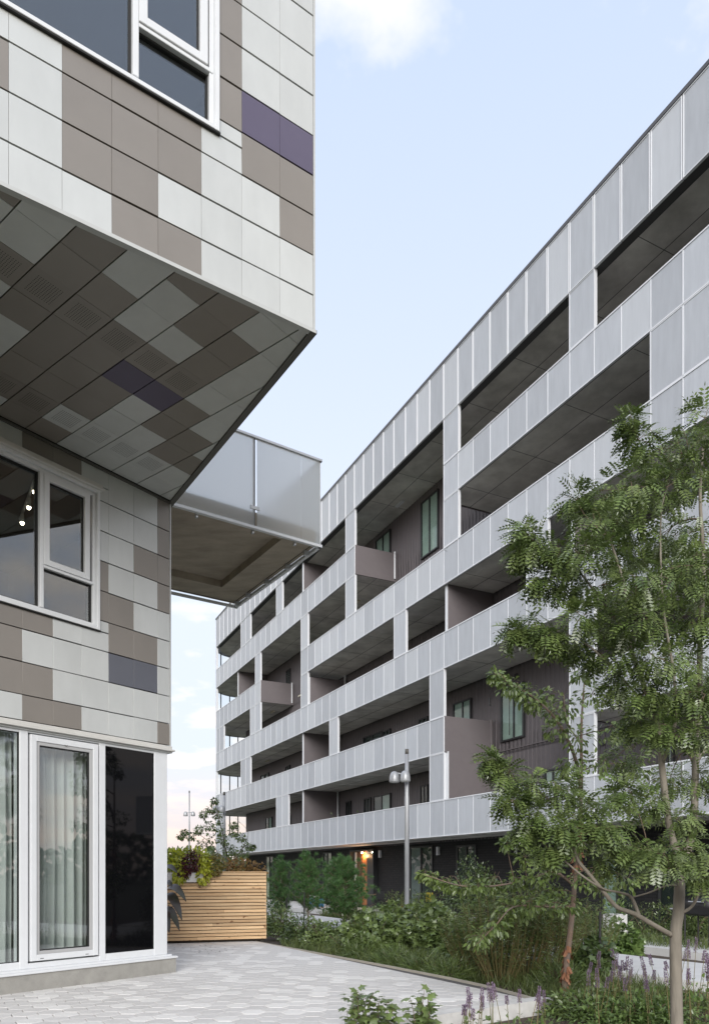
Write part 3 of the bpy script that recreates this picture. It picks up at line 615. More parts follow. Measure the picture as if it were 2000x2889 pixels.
# ---- ground floor doors and windows
def gwin(u0, u1, v0, inner, split=2):
    t0, t1, _, z1 = AWin(u0, u1, v0, 2560); m = MB(); ring(m, AF, t0, t1, .05, min(z1, 2.8), .07, -DEP-.15, -DEP+.05); Wd = m.build('glazed_door', 'win_dark', AB)
    for q in range(split):
        x0 = t0+.07+(t1-t0-.14)*q/split; x1 = t0+.07+(t1-t0-.14)*(q+1)/split
        MB().box(AF, x0+.02, x1-.02, .12, min(z1, 2.8)-.07, -DEP+.01, -DEP+.02).build('pane', 'facade_glass', Wd)
        if q: MB().box(AF, x0-.035, x0+.035, .12, min(z1, 2.8)-.07, -DEP+.005, -DEP+.05).build('mullion', 'win_dark', Wd)
        MB().box(AF, x0, x1, .1, min(z1, 2.8)-.06, -DEP+.002, -DEP+.006).build('inner_panel', inner[q], Wd)
    return Wd
gwin(752, 772, 2415, ('win_dark', 'cream')); gwin(913, 938, 2404, ('cream', 'win_dark')); gwin(1158, 1222, 2385, ('win_dark', 'room_grey')); gwin(1290, 1345, 2385, ('win_dark', 'win_dark'))
gwin(1700, 1790, 2370, ('win_dark', 'blind')); gwin(1860, 1960, 2350, ('win_dark', 'win_dark'))
t0, t1, _, z1 = AWin(998, 1066, 2397, 2560)
m = MB(); ring(m, AF, t0, t1, .02, 2.8, .08, -DEP-.1, -DEP+.25); EN = m.build('entrance', 'win_dark', AB); EN['label'] = 'ground floor entrance with warmly lit timber panels'
dT = t1-t0
for f0, f1, mt in ((.03, .13, 'warm_wood'), (.42, .62, 'warm_wood'), (.66, .84, 'room_brown')): MB().box(AF, t0+dT*f0, t0+dT*f1, .1, 2.7, -DEP+.005, -DEP+.03).build('timber_panel', mt, EN)
MB().box(AF, t0+dT*.15, t0+dT*.40, .1, 2.7, -DEP+.005, -DEP+.05).build('door_leaf', 'win_dark', EN)
MB().box(AF, t0+dT*.86, t0+dT*.93, .1, 2.7, -DEP+.005, -DEP+.05).build('side_light', 'facade_frame', EN)
for f in (.08, .52):
    c = AF.P(t0+dT*f, 2.62, -DEP+.16); MB().lathe(c, [(.05, 0), (.05, .06)], 10).build('downlight', 'lamp_glow', EN)
    ld = bpy.data.lights.new('downlight_lamp', 'POINT'); ld.energy = 9; ld.color = (1, .55, .25); ld.shadow_soft_size = .05
    lo = bpy.data.objects.new('downlight_lamp', ld); COL.objects.link(lo); lo.location = (c[0], c[1], 2.5)
for u, v in ((1072, 2400), (1236, 2390)):
    t0_, _, _, z1_ = AWin(u-4, u+4, v, v+20)
    m = MB(); m.box(AF, t0_-.06, t0_+.06, 2.38, 2.72, -DEP+.02, -DEP+.13); s = m.build('wall_sconce', 'facade_frame', AB)
# ================================================================ ground, patio, path
mat('soil', (.055, .04, .03), .95, col2=(.11, .085, .065), scale=18, bump=.8, bscale=40)
mat('lawn', (.06, .07, .04), .95, col2=(.09, .10, .06), scale=2, bump=.5, bscale=60)
mat('paver', (.64, .622, .604), .85, obvar=.05, var=.05, scale=14, bump=.12, bscale=90)
mat('paver_light', (.77, .752, .728), .85, obvar=.05, var=.04, scale=14, bump=.12, bscale=90)
mat('paver_sand', (.10, .095, .09), .95, var=.2, scale=20)
mat('kerb', (.66, .65, .63), .85, var=.14, scale=5, bump=.2, bscale=30)
mat('path_concrete', (.66, .655, .645), .85, var=.07, scale=2.5, bump=.1, bscale=40)
mat('edging', (.42, .39, .33), .8, var=.1)
mat('cedar', (.54, .33, .165), .6, col2=(.80, .575, .34), scale=1.8, stretch=(.8, .8, 14), obvar=.2, bump=.25, bscale=6, detail=8)
t = M['cedar'].node_tree; b = t.nodes['Principled BSDF']; lk = b.inputs['Base Color'].links[0].from_socket      # knots and dark streaks
kn = t.nodes.new('ShaderNodeTexNoise'); kn.inputs['Scale'].default_value = 7; kn.inputs['Detail'].default_value = 2
km = t.nodes.new('ShaderNodeMapping'); km.inputs['Scale'].default_value = (.9, .9, 1.6); oi_ = t.nodes.new('ShaderNodeObjectInfo'); vv = t.nodes.new('ShaderNodeVectorMath'); vv.operation = 'SCALE'; vv.inputs[0].default_value = (71, 33, 57)
tcx = t.nodes.new('ShaderNodeTexCoord'); t.links.new(oi_.outputs['Random'], vv.inputs['Scale']); t.links.new(vv.outputs[0], km.inputs['Location']); t.links.new(tcx.outputs['Object'], km.inputs[0]); t.links.new(km.outputs[0], kn.inputs['Vector'])
kr = t.nodes.new('ShaderNodeValToRGB'); kr.color_ramp.elements[0].position = .66; kr.color_ramp.elements[1].position = .74; t.links.new(kn.outputs[0], kr.inputs[0])
kx = t.nodes.new('ShaderNodeMix'); kx.data_type = 'RGBA'; t.links.new(kr.outputs[0], kx.inputs[0]); t.links.new(lk, kx.inputs[6]); kx.inputs[7].default_value = (.20, .09, .035, 1); t.links.new(kx.outputs[2], b.inputs['Base Color'])
mat('cedar_dark', (.03, .02, .012), .9)
def ground(name, poly, z0, z1, mt): m = MB(); m.prism(poly, z0, z1); return m.build(name, mt, None, kind='structure')
ground('ground', [(-900, -300), (900, -300), (900, 1500), (-900, 1500)], -.8, -.21, 'lawn')
ground('planting_bed', [(-8, 2.5), (14, -2), (16, 8), (9, 22), (1, 34), (-6, 33), (-2.3, 17), (-4, 8)], -.4, -.185, 'soil')
PAT = [(-5.6, 9.0), (-3.85, 7.2), (-2.6, 6.12), (.989, 8.64), (2.3, 9.56), (1.934, 10.53), (1.476, 11.41), (.618, 12.85), (-.75, 15.04), (-2.13, 17.24), (-2.5, 17.9), (-7.5, 17.9), (-7.5, 12.0)]  # left end cut short out of view so less light bounces onto the soffit
PT = ground('patio', PAT, -.4, -.035, 'paver_sand'); 
terr = [xy(AF, s_(I0), -.0+1.2), xy(AF, 51, 1.2), xy(AF, 51, -DEP-.1), xy(AF, s_(I0), -DEP-.1)]
ground('terrace', terr, -.4, -.02, 'path_concrete')
pc = [(11.5, 6.2), (7.4, 10.4), (5.2, 13.2), (3.6, 16.2), (1.2, 21.2), (-1.2, 26.0), (-4.0, 31.5), (-8, 39)]
def spline(P, n=8):
    P = [np.array(p, float) for p in P]; P = [2*P[0]-P[1]] + P + [2*P[-1]-P[-2]]; o = []
    for i in range(1, len(P)-2):
        for q in range(n):
            t = q/n; a, b, c, d = P[i-1:i+3]
            o.append(.5*((2*b)+(c-a)*t+(2*a-5*b+4*c-d)*t*t+(3*b-a-3*c+d)*t**3))
    o.append(P[-2]); return o
ps = spline(pc, 6); L_, R_ = [], []
for i, p in enumerate(ps):
    d = ps[min(i+1, len(ps)-1)]-ps[max(i-1, 0)]; d /= np.linalg.norm(d); nn = np.array([-d[1], d[0]]); L_.append(tuple(p+nn*1.15)); R_.append(tuple(p-nn*1.15))
m = MB()
for i in range(len(ps)-1): m.prism([L_[i], L_[i+1], R_[i+1], R_[i]], -.3, -.03)
pth = m.build('path', 'path_concrete', None, kind='structure')
# kerb: concrete along the front, slim edging along the side
fd = np.array([2.3-.989, 9.56-8.64]); fd /= np.linalg.norm(fd); fo = np.array([fd[1], -fd[0]])
A = np.array([2.3, 9.56])+fd*.16; B = np.array([-2.6, 6.12])
m = MB(); m.prism([tuple(A), tuple(A+fo*.21), tuple(B+fo*.21), tuple(B+fo*.004)], -.42, .004); KB = m.build('kerb', 'kerb', None, kind='structure')
m = MB(); rp_ = PAT[4:11]
for i in range(len(rp_)-1):
    p, q = np.array(rp_[i]), np.array(rp_[i+1]); d = (q-p)/np.linalg.norm(q-p); nn = np.array([d[1], -d[0]]); m.prism([tuple(p), tuple(q), tuple(q+nn*.022), tuple(p+nn*.022)], -.3, .003)
m.build('edging', 'edging', None, kind='structure')
# hexagon pavers
HS = .157; dx, dy = 1.5*HS, math.sqrt(3)*HS
hx = [(HS*math.cos(q)*.958, HS*math.sin(q)*.958) for q in np.arange(6)*math.pi/3]
hm_ = MB(); hm_.prism([(x*1.0, y*1.0) for x, y in hx], -.05, -.004); hm_.add([(x, y, -.004) for x, y in hx]+[(x*.965, y*.965, 0) for x, y in hx], [(i, (i+1) % 6, 6+(i+1) % 6, 6+i) for i in range(6)]+[tuple(range(6, 12))])
hm_.f = [f for i, f in enumerate(hm_.f) if i != 1]
hmes = {}
for k in ('paver', 'paver_light'):
    me = bpy.data.meshes.new('paver'); me.from_pydata(hm_.v, [], hm_.f); me.update(); me.materials.append(M[k]); hmes[k] = me
inner = [np.array(p) for p in PAT]
def inside(p, eps):
    for i in range(len(inner)):
        a, b = inner[i], inner[(i+1) % len(inner)]; d = b-a; d = d/np.linalg.norm(d)
        if (p-a) @ np.array([-d[1], d[0]]) < eps: return False
    return True
full, cut = [], []
for c in range(-42, 14):
    for r in range(10, 70):
        p = np.array([c*dx, r*dy+(dy/2 if c % 2 else 0)])
        if (p-C0) @ LF.n < -.35 and (C0-p) @ e_ > -.3: continue
        if inside(p, HS*1.02): full.append(p)
        elif inside(p, -HS): cut.append(p)
def vis(p): return p[1] > 7.7 and abs(p[0])/p[1] < .5
full.sort(key=lambda p: (not vis(p), p[1])); light = {}
def is_light(p):                                      # pale pavers lie in ones, twos and threes
    h = math.sin(p[0]*12.9898+p[1]*78.233)*43758.5453; return (h-math.floor(h)) < .25
rest_m = {'paver': MB(), 'paver_light': MB()}
for i, p in enumerate(full):
    k = 'paver_light' if is_light(p) else 'paver'
    if i < 300:
        o = bpy.data.objects.new('paver', hmes[k]); COL.objects.link(o); place(o, PT, (p[0], p[1], random.uniform(-.002, .002)))
    else: rest_m[k].add([(v[0]+p[0], v[1]+p[1], v[2]+random.uniform(-.0015, .0015)*0) for v in hm_.v], hm_.f)
for p in cut:
    poly = [(p[0]+x, p[1]+y) for x, y in hx]
    for i in range(len(inner)):
        a, b = inner[i], inner[(i+1) % len(inner)]; d = (b-a)/np.linalg.norm(b-a); nn = np.array([-d[1], d[0]]); poly = clip(poly, a+nn*.006, nn)
        if len(poly) < 3: break
    if len(poly) >= 3: rest_m['paver'].prism(poly, -.05, -.001)
rest_m['paver'].build('paver_field', 'paver', PT, kind='stuff'); rest_m['paver_light'].build('paver_field', 'paver_light', PT, kind='stuff')

# ================================================================ cedar planter, window box and their plants
PO = np.array([-2.11, 17.66]); pd = np.array([-2.25, -.72]); pd /= np.linalg.norm(pd)
PF = Fr(PO, pd, (-pd[1], pd[0])); PF.n = np.array([-pd[1], pd[0]]) if (np.array([-pd[1], pd[0]]) @ -PO) > 0 else np.array([pd[1], -pd[0]])
PL = thing('planter', PF.P(1.2, 0, -.5), 'tall cedar planter of horizontal boards at the end of the patio', 'planter')
NB = 20; zt0, zt1 = .055, 1.645; hgt = (zt1-zt0)/NB; PLEN = 3.2
MB().box(PF, .03, PLEN-.03, .02, 1.60, -.95, -.03).build('liner', 'cedar_dark', PL)
for k in range(NB):
    z0 = zt0+k*hgt; j = random.uniform(-.004, .004)
    cuts = [0, PLEN] if k % 4 else [0, random.uniform(.7, 2.0), PLEN]
    for a, c in zip(cuts[:-1], cuts[1:]):
        m = MB(); m.cbox(PF, a+.001, c-.001, z0+.008, z0+hgt-.007, -.026, j*.6, .003); m.build('board', 'cedar', PL)
    m = MB(); m.cbox(Fr(PO, -PF.n, -pd), .0, .96, z0+.006, z0+hgt-.005, -.024, .002, .003); m.build('end_board', 'cedar', PL)
m = MB(); m.box(PF, -.004, PLEN, 1.646, 1.668, -.10, .012); m.box(PF, -.004, PLEN, 1.646, 1.668, -.99, -.90); m.build('cap_rail', 'cedar', PL)
MB().box(PF, .1, PLEN-.1, 1.52, 1.60, -.90, -.11).build('soil', 'soil', PL)
MB().box(PF, .12, PLEN-.1, -.03, .054, -.9, -.14).build('base_skid', 'cedar_dark', PL)
# leaf shapes: x along, y across, z up
OVAL = ([(0, 0, 0), (.3, .24, .05), (.68, .2, .04), (1, 0, -.06), (.68, -.2, .04), (.3, -.24, .05)], [(0, 3, 2, 1), (0, 5, 4, 3)])
LANCE = ([(0, 0, 0), (.4, .075, .02), (1, 0, -.08), (.4, -.075, .02)], [(0, 2, 1), (0, 3, 2)])
LOBE = ([(0, 0, 0), (.05, .34, .0), (.3, .25, .05), (.55, .5, -.04), (.62, .2, .03), (1, 0, -.1), (.62, -.2, .03), (.55, -.5, -.04), (.3, -.25, .05), (.05, -.34, 0), (.5, 0, .06)],
        [(0, 10, 2, 1), (10, 4, 3, 2), (10, 5, 4), (10, 6, 5), (10, 8, 7, 6), (0, 9, 8, 10)])
BLADE = ([(0, .02, 0), (0, -.02, 0), (.55, -.016, .05), (1, 0, -.1), (.55, .016, .05)], [(0, 1, 2, 4), (4, 2, 3)])
NEED = ([(0, .012, 0), (0, -.012, 0), (1, 0, 0)], [(0, 1, 2)])
def leafmat(n, c1, c2, rough=.42, trans=.3, isl=.3, spec=.8, nscale=3.0): mat(n, c1, rough, spec=spec, col2=c2, scale=nscale, isl=isl, trans=trans)
leafmat('leaf_locust', (.095, .15, .042), (.19, .242, .078), .33, .2, spec=.75, nscale=6.5)
leafmat('leaf_birch', (0.1232, 0.1885, 0.0435), (0.1885, 0.2465, 0.0725), .3, 0.23, spec=.75)
leafmat('leaf_shrub', (.10, .15, .045), (.18, .235, .08), .3, .13, spec=.75)
leafmat('leaf_dark', (.055, .09, .03), (.10, .14, .045), .3, .13, spec=.75)
leafmat('leaf_feather', (.09, .145, .04), (.165, .21, .06), .35, .2, spec=.7)
leafmat('leaf_lime', (.38, .44, .02), (.54, .55, .07), .5, .35)
leafmat('leaf_burgundy', (.055, .008, .018), (.10, .02, .02), .5, .25)
leafmat('leaf_copper', (.14, .06, .015), (.25, .16, .03), .5, .3)
leafmat('leaf_olive', (.16, .17, .02), (.22, .14, .03), .5, .3)
leafmat('leaf_pine', (.05, .135, .035), (.11, .22, .055), .5, .15)
leafmat('leaf_canna', (.05, .06, .04), (.075, .045, .04), .35, .2, isl=.15)
leafmat('leaf_mint', (0.1087, 0.1812, 0.0508), (0.174, 0.2465, 0.0725), .3, 0.20, spec=.75)
leafmat('grass', (.08, .125, .03), (.15, .18, .055), .5, .3)
mat('bark', (.27, .24, .195), .85, col2=(.17, .15, .12), scale=9, stretch=(1, 1, .25), bump=.5, bscale=30)
mat('bark_birch', (.24, .16, .115), .85, col2=(.17, .145, .125), scale=5, bump=.5, bscale=22)
mat('peel', (.36, .18, .10), .75, col2=(.30, .13, .07), scale=6)
mat('twig', (.17, .12, .085), .8)
mat('stem_green', (.14, .15, .05), .7, col2=(.22, .15, .07), scale=3)
mat('lavender', (.25, .18, .26), .8, isl=.35)
mat('trough_white', (.70, .69, .69), .5, var=.05)
def rdir(n): v = rng.normal(size=(n, 3)); return v/np.linalg.norm(v, axis=1, keepdims=True)
def dome(c, rx, ry, z0, z1, n, shell=.55, lo=0.0):
    """points in a lumpy dome, and the outward direction at each"""
    d = rdir(n); d[:, 2] = np.abs(d[:, 2])*(1-lo)+lo*d[:, 2]; r = shell+(1-shell)*rng.random(n)**.6
    lump = 1+.16*np.sin(d[:, 0]*5+c[0]*3)*np.cos(d[:, 1]*4.3+c[1]) + .12*np.sin(d[:, 2]*7+d[:, 0]*4+c[1]*2)
    p = d*(r*lump)[:, None]*np.array([rx, ry, z1-z0]) + np.array([c[0], c[1], z0]); return p, d
def shrub(name, label, cat, c, rx, ry, h, n, size, tpl, mt, group=None, z0=-.19, stems=6, shell=.5, up=.55, zlo=.15):
    n = int(n*2.1); size *= 1.12
    T = thing(name, (c[0], c[1], z0), label, cat, group)
    p, d = dome(c, rx, ry, z0+h*zlo, z0+h, n, shell, .25); p[:, 2] = np.maximum(p[:, 2], z0+.03)
    X = d*.8+rdir(n)*.75+np.array([0, 0, -.15]); Z = np.array([0, 0, 1.])*up+d*.5+rdir(n)*.45
    leaves('foliage', mt, T, p, X, Z, size*(.7+.6*rng.random(n)), *tpl, smooth=False)
    m = MB()
    for k in range(stems):
        q = rng.uniform(0, 6.28); r = rng.uniform(.3, .8)
        m.tube([(c[0]+.1*math.cos(q), c[1]+.1*math.sin(q), z0-.02), (c[0]+rx*r*.5*math.cos(q), c[1]+ry*r*.5*math.sin(q), z0+h*.45), (c[0]+rx*r*math.cos(q), c[1]+ry*r*math.sin(q), z0+h*.8)], [.012, .009, .004], 5)
    m.build('stem', 'twig', T); return T
# window box on the front of the planter
WB = thing('window_box', PF.P(1.95, 1.42, .1), 'white trough hung on the cedar planter, full of lime and burgundy coleus', 'flower box')
m = MB(); P = PF.P
t0, t1 = 1.50, 2.75
m.hexa([P(t0+.03, 1.42, .02), P(t1-.03, 1.42, .02), P(t1, 1.63, .008), P(t0, 1.63, .008)], [P(t0+.03, 1.42, .18), P(t1-.03, 1.42, .18), P(t1, 1.63, .22), P(t0, 1.63, .22)]); m.box(PF, t0-.01, t1+.01, 1.61, 1.64, .005, .235)
m.build('trough', 'trough_white', WB)
def tuft(par, nm, mt, t, o, z, rt, ro, rz, n, sz, droop=.3):
    d = rdir(n); r = (.45+.55*rng.random(n)**.7)
    base = np.array(PF.P(t, z, o)); tv = np.array([pd[0], pd[1], 0]); nv = np.array([PF.n[0], PF.n[1], 0])
    p = base + (d[:, :1]*r[:, None]*rt)*tv + (d[:, 1:2]*r[:, None]*ro)*nv + (d[:, 2:]*r[:, None]*rz)*np.array([0, 0, 1.])
    D = d[:, :1]*tv+d[:, 1:2]*nv+d[:, 2:]*np.array([0, 0, 1.])
    X = D*.6+rdir(n)*.6+np.array([0, 0, -droop]); Z = D*.7+np.array([0, 0, .6])+nv*.3+rdir(n)*.35
    leaves(nm, mt, par, p, X, Z, sz*(.7+.6*rng.random(n)), *OVAL)
tuft(WB, 'lime_leaves', 'leaf_lime', 2.25, .1, 1.93, .42, .28, .24, 420, .11); tuft(WB, 'lime_leaves', 'leaf_lime', 1.50, .14, 1.88, .16, .22, .26, 200, .11)
tuft(WB, 'lime_leaves', 'leaf_lime', 2.05, .24, 1.62, .14, .1, .24, 120, .115, .8); tuft(WB, 'lime_leaves', 'leaf_lime', 1.50, .24, 1.62, .14, .1, .26, 120, .115, .8); tuft(WB, 'lime_leaves', 'leaf_lime', 1.75, .02, 2.08, .35, .2, .12, 170, .10)
tuft(WB, 'burgundy_leaves', 'leaf_burgundy', 1.78, .22, 1.88, .24, .18, .26, 420, .085); tuft(WB, 'burgundy_leaves', 'leaf_burgundy', 1.95, .26, 1.68, .16, .1, .15, 120, .08, .6)
tuft(WB, 'olive_leaves', 'leaf_olive', 1.22, .05, 1.84, .24, .26, .24, 420, .075)
CP = thing('coleus', PF.P(.5, 1.6, -.5), 'coppery brown coleus growing out of the planter top', 'plant')
for tt, zz in ((.35, 1.75), (.62, 1.80), (.15, 1.70), (.85, 1.70)): tuft(CP, 'foliage', 'leaf_copper', tt, -.45, zz, .26, .3, .2, 200, .085)
m = MB(); m.tube([PF.P(.5, 1.55, -.5), PF.P(.5, 1.75, -.5)], .01, 5); m.build('stem', 'twig', CP)
# big dark leaves at the building corner
CN = thing('canna', (-4.0, 15.3, 0), 'dark large leaved plant peeping out beside the building corner', 'plant')
m = MB(); m.tube([(-4.05, 15.3, -.03), (-4.02, 15.3, 1.0), (-3.95, 15.3, 1.75)], [.025, .02, .012], 6); m.build('stem', 'leaf_canna', CN)
def blade(base, tip, wdt, droop):
    base, tip = np.array(base), np.array(tip); d = tip-base; L = np.linalg.norm(d); side = np.cross(d, (0.25, -.6, .8)); side /= np.linalg.norm(side); vs, fs = [], []
    for i in range(9):
        t = i/8; c = base+d*t+np.array([0, 0, 1.])*droop*(math.sin(math.pi*t)*.6-.5*t*t)*L; wd = wdt*math.sin(math.pi*min(1, t*.93+.07))**.75
        vs += [c-side*wd+np.array([0, 0, .02]), c, c+side*wd+np.array([0, 0, .02])]
        if i: k = 3*i; fs += [(k-3, k-2, k+1, k), (k-2, k-1, k+2, k+1)]
    m = MB(); m.add(vs, fs); m.build('leaf', 'leaf_canna', CN, True)
for b0, tp, wd, dr in (((-4.0, 15.3, 1.72), (-3.62, 15.1, 1.66), .075, .3), ((-4.0, 15.3, 1.2), (-3.42, 15.0, 1.18), .11, .45), ((-4.02, 15.3, 1.1), (-3.48, 14.9, .83), .12, .5), ((-4.02, 15.3, .85), (-3.6, 15.2, .55), .11, .5), ((-4.02, 15.3, .8), (-3.74, 14.9, .52), .1, .5),
                       ((-4.05, 15.3, 1.3), (-4.5, 15.2, 1.3), .1, .4), ((-4.0, 15.35, 1.4), (-3.75, 15.2, 1.36), .08, .35), ((-4.0, 15.3, 1.0), (-4.4, 15.5, .8), .1, .4)): blade(b0, tp, wd, dr)
# ================================================================ lamp posts
mat('pole', (.40, .41, .425), .4, metal=.3, var=.06, scale=3)
def bell(par, c, ax=(0, 0, 1)):
    m = MB(); m.lathe(c, [(.134, -.15), (.142, -.13), (.134, 0), (.112, .08), (.075, .13), (.025, .15)], 18, ax); h = m.build('lamp_head', 'pole', par, True)
    q = np.array(c)-np.array(ax)*.145; m = MB(); m.lathe(q, [(.115, -.012), (.115, .0)], 16, ax); m.build('lens', 'trough_white', h)
def lamppost(x, y, H, zh, heads, label, r=.06, z0=-.2, s=1.0):
    L = thing('lamp_post', (x, y, z0), label, 'street lamp', 'courtyard lamp posts')
    m = MB(); m.tube([(x, y, z0), (x, y, zh-.55), (x, y, zh-.5), (x, y, H-.14)], [r*1.12, r*1.08, r*.95, r*.9], 14); m.build('pole', 'pole', L, True)
    m = MB(); m.tube([(x, y, H-.14), (x, y, H)], r*.85, 14); m.build('cap', 'trim_dark', L, True)
    m = MB(); m.lathe((x, y, z0), [(r*2.2, 0), (r*2.2, .05), (r*1.3, .08)], 14); m.build('base_plate', 'pole', L)
    for hx_, hy_ in heads:
        m = MB(); m.tube([(x, y, zh+.06), (x+hx_*.6, y+hy_*.6, zh+.09*s), (x+hx_, y+hy_, zh+.10*s)], .024, 8); m.build('arm', 'pole', L, True)
        bell(L, (x+hx_, y+hy_, zh))
lamppost(1.42, 20.0, 5.0, 4.24, [(-.34, -.06), (-.06, -.22)], 'tall grey lamp post with two bell heads in front of the long building')
lamppost(-5.37, 30.4, 5.0, 4.28, [(-.34, -.06), (-.06, -.22)], 'lamp post standing right behind the cedar planter')
lamppost(-10.75, 48.0, 7.05, 5.55, [(-.24, 0), (.24, 0)], 'far lamp post with two heads against the sky', .05)
# ================================================================ trees
FRn = []; FRf = []
def frond(np_=5):
    vs, fs = [], []
    for i in range(np_):
        t = .14+.86*i/np_; z = -.38*t*t
        for s in (-1, 1):
            k = len(vs); L = .34*(1-.4*abs(t-.5)); dx_ = L*.42; w_ = .078
            vs += [(t, 0, z), (t+dx_*.45-w_, s*L*.5, z+.014), (t+dx_, s*L, z-.035), (t+dx_*.45+w_, s*L*.46, z-.016)]; fs.append((k, k+1, k+2, k+3) if s < 0 else (k, k+3, k+2, k+1))
    k = len(vs); vs += [(.98, 0, -.35), (1.05, .03, -.38), (1.18, 0, -.5), (1.06, -.03, -.39)]; fs.append((k, k+1, k+2, k+3))
    return vs, fs
FROND = frond()
def curve(p, q, sag=.1, n=5):
    p, q = np.array(p), np.array(q); L = np.linalg.norm(q-p); j = rng.normal(size=3)*L*.06
    return [p+(q-p)*t+(np.array([0, 0, 1.])*sag*L+j)*math.sin(math.pi*t) for t in np.linspace(0, 1, n)]
def tree(name, label, skel, radii, clusters, leafn, tpl, lmat, bark, size, group=None, spread=1.0, up=.6, droop=.5, tw=.006, base=None):
    s0 = skel[0][0]; T = thing(name, tuple(s0), label, 'tree', group); nodes = []
    for i, (pl, rr) in enumerate(zip(skel, radii)):
        P_ = spline(pl, 6); r = np.interp(np.linspace(0, 1, len(P_)), np.linspace(0, 1, len(rr)), rr)
        m = MB(); m.tube(P_, list(r), 12 if i == 0 else 8); m.build('trunk' if i == 0 else 'branch', bark, T, True); nodes += [(p, q) for p, q in zip(P_, r)]
    NP = np.array([n[0] for n in nodes]); NR = np.array([n[1] for n in nodes])
    tm = MB(); pos, X, Z = [], [], []
    for c, rad in clusters:
        c = np.array(c); d = np.linalg.norm(NP-c, axis=1)+np.maximum(0, NP[:, 2]-c[2])*.8; d[NP[:, 2] < s0[2]+1.0] += 5; k = int(np.argmin(d))
        out = c-NP[k]; cv = curve(NP[k], c, .12, 6); r0 = min(NR[k]*.6, .004+.010*np.linalg.norm(out)); tm.tube(cv, list(np.linspace(r0, .0025, 6)), 5, False)
        mm = 4
        for _ in range(mm):
            e = c+rdir(1)[0]*rad*.9; tm.tube(curve(cv[3+int(rng.integers(0, 3))], e, .1, 4), [.0035, .003, .002, .0012], 4, False)
        n = leafn; dd = rdir(n); p = c+dd*rad*(.25+.85*rng.random((n, 1))**.6)*np.array([spread, spread, .8])
        pos.append(p); X.append(dd*.8+rdir(n)*.5+np.array([0, 0, -droop])+(out/(np.linalg.norm(out)+.01))*.3); Z.append(np.tile((0, -.12, up), (n, 1))+rdir(n)*.36+dd*.22)
    tm.build('twigs', 'twig', T, kind='stuff'); pos = np.concatenate(pos); n = len(pos)
    leaves('crown', lmat, T, pos, np.concatenate(X), np.concatenate(Z), size*(.7+.6*rng.random(n)), *tpl); return T
A_ = lambda L: [tuple(at(*p)) for p in L]
# honey locust on the right
loc_cl = [(1990, 1180, 7.2, 55), (1940, 1260, 7.0, 60), (1860, 1285, 7.6, 55), (1800, 1240, 7.2, 38), (1775, 1185, 7.2, 20), (1990, 1330, 7.5, 75), (1880, 1370, 7.0, 70), (1790, 1370, 6.8, 65), (1700, 1400, 7.3, 55), (1625, 1410, 7.4, 40), (1680, 1480, 6.8, 55), (1785, 1475, 7.0, 50), (1475, 1495, 7.2, 26), (1510, 1530, 7.1, 38), (1465, 1560, 7.2, 22), (1580, 1560, 7.0, 48), (1655, 1560, 6.7, 60), (1740, 1560, 7.4, 55), (1850, 1540, 7.8, 42), (1955, 1500, 7.3, 62), (1990, 1600, 6.8, 65), (1900, 1640, 6.9, 68), (1800, 1640, 6.6, 64), (1700, 1650, 7.0, 62), (1600, 1640, 7.2, 52), (1530, 1640, 7.2, 38), (1500, 1765, 7.0, 40), (1455, 1785, 7.0, 26), (1550, 1795, 6.9, 34), (1640, 1740, 6.8, 44), (1720, 1750, 7.2, 54), (1805, 1750, 6.7, 58), (1900, 1760, 7.3, 58), (1980, 1740, 7.0, 54), (1760, 1850, 7.0, 52), (1850, 1860, 6.7, 58), (1950, 1870, 7.2, 58), (1680, 1845, 7.3, 36), (1625, 1820, 7.2, 26), (1990, 1960, 6.8, 52), (1900, 1960, 7.0, 50), (1820, 1955, 6.8, 42), (1740, 1935, 7.2, 40), (1960, 2060, 6.9, 44), (1870, 2060, 6.8, 38), (1790, 2040, 7.2, 34),
          (1950, 2400, 6.6, 52), (1870, 2420, 6.4, 52), (1985, 2460, 6.8, 42), (1790, 2400, 6.8, 46), (1720, 2340, 6.7, 48), (1650, 2290, 6.8, 44), (1580, 2230, 6.8, 46), (1500, 2220, 6.9, 44), (1430, 2185, 6.9, 36), (1390, 2145, 6.9, 20), (1440, 2260, 6.8, 34), (1520, 2300, 6.8, 40), (1600, 2340, 6.7, 38), (1480, 2345, 6.9, 26), (1550, 2400, 6.8, 28), (1830, 2270, 7.1, 42), (1760, 2240, 6.9, 38), (1700, 2430, 7.0, 32), (1920, 2310, 7.3, 40), (1980, 2200, 7.4, 38)]
cl = [(at(u, v, Y), r*Y/FPX*1.02) for u, v, Y, r in loc_cl]
r2 = np.random.default_rng(3)
for k in range(26):                                   # the far and right side of the crown
    q = r2.uniform(0, 6.28); z = r2.uniform(2.6, 5.8); rr = 1.75*math.sin(math.pi*(z-1.6)/4.9)**.6*r2.uniform(.45, 1.0)
    p = np.array([3.55+rr*math.cos(q)*1.0, 7.7+rr*abs(math.sin(q))*.9, z])
    if p[0]/p[1] < .36: continue
    cl.append((p, .2))
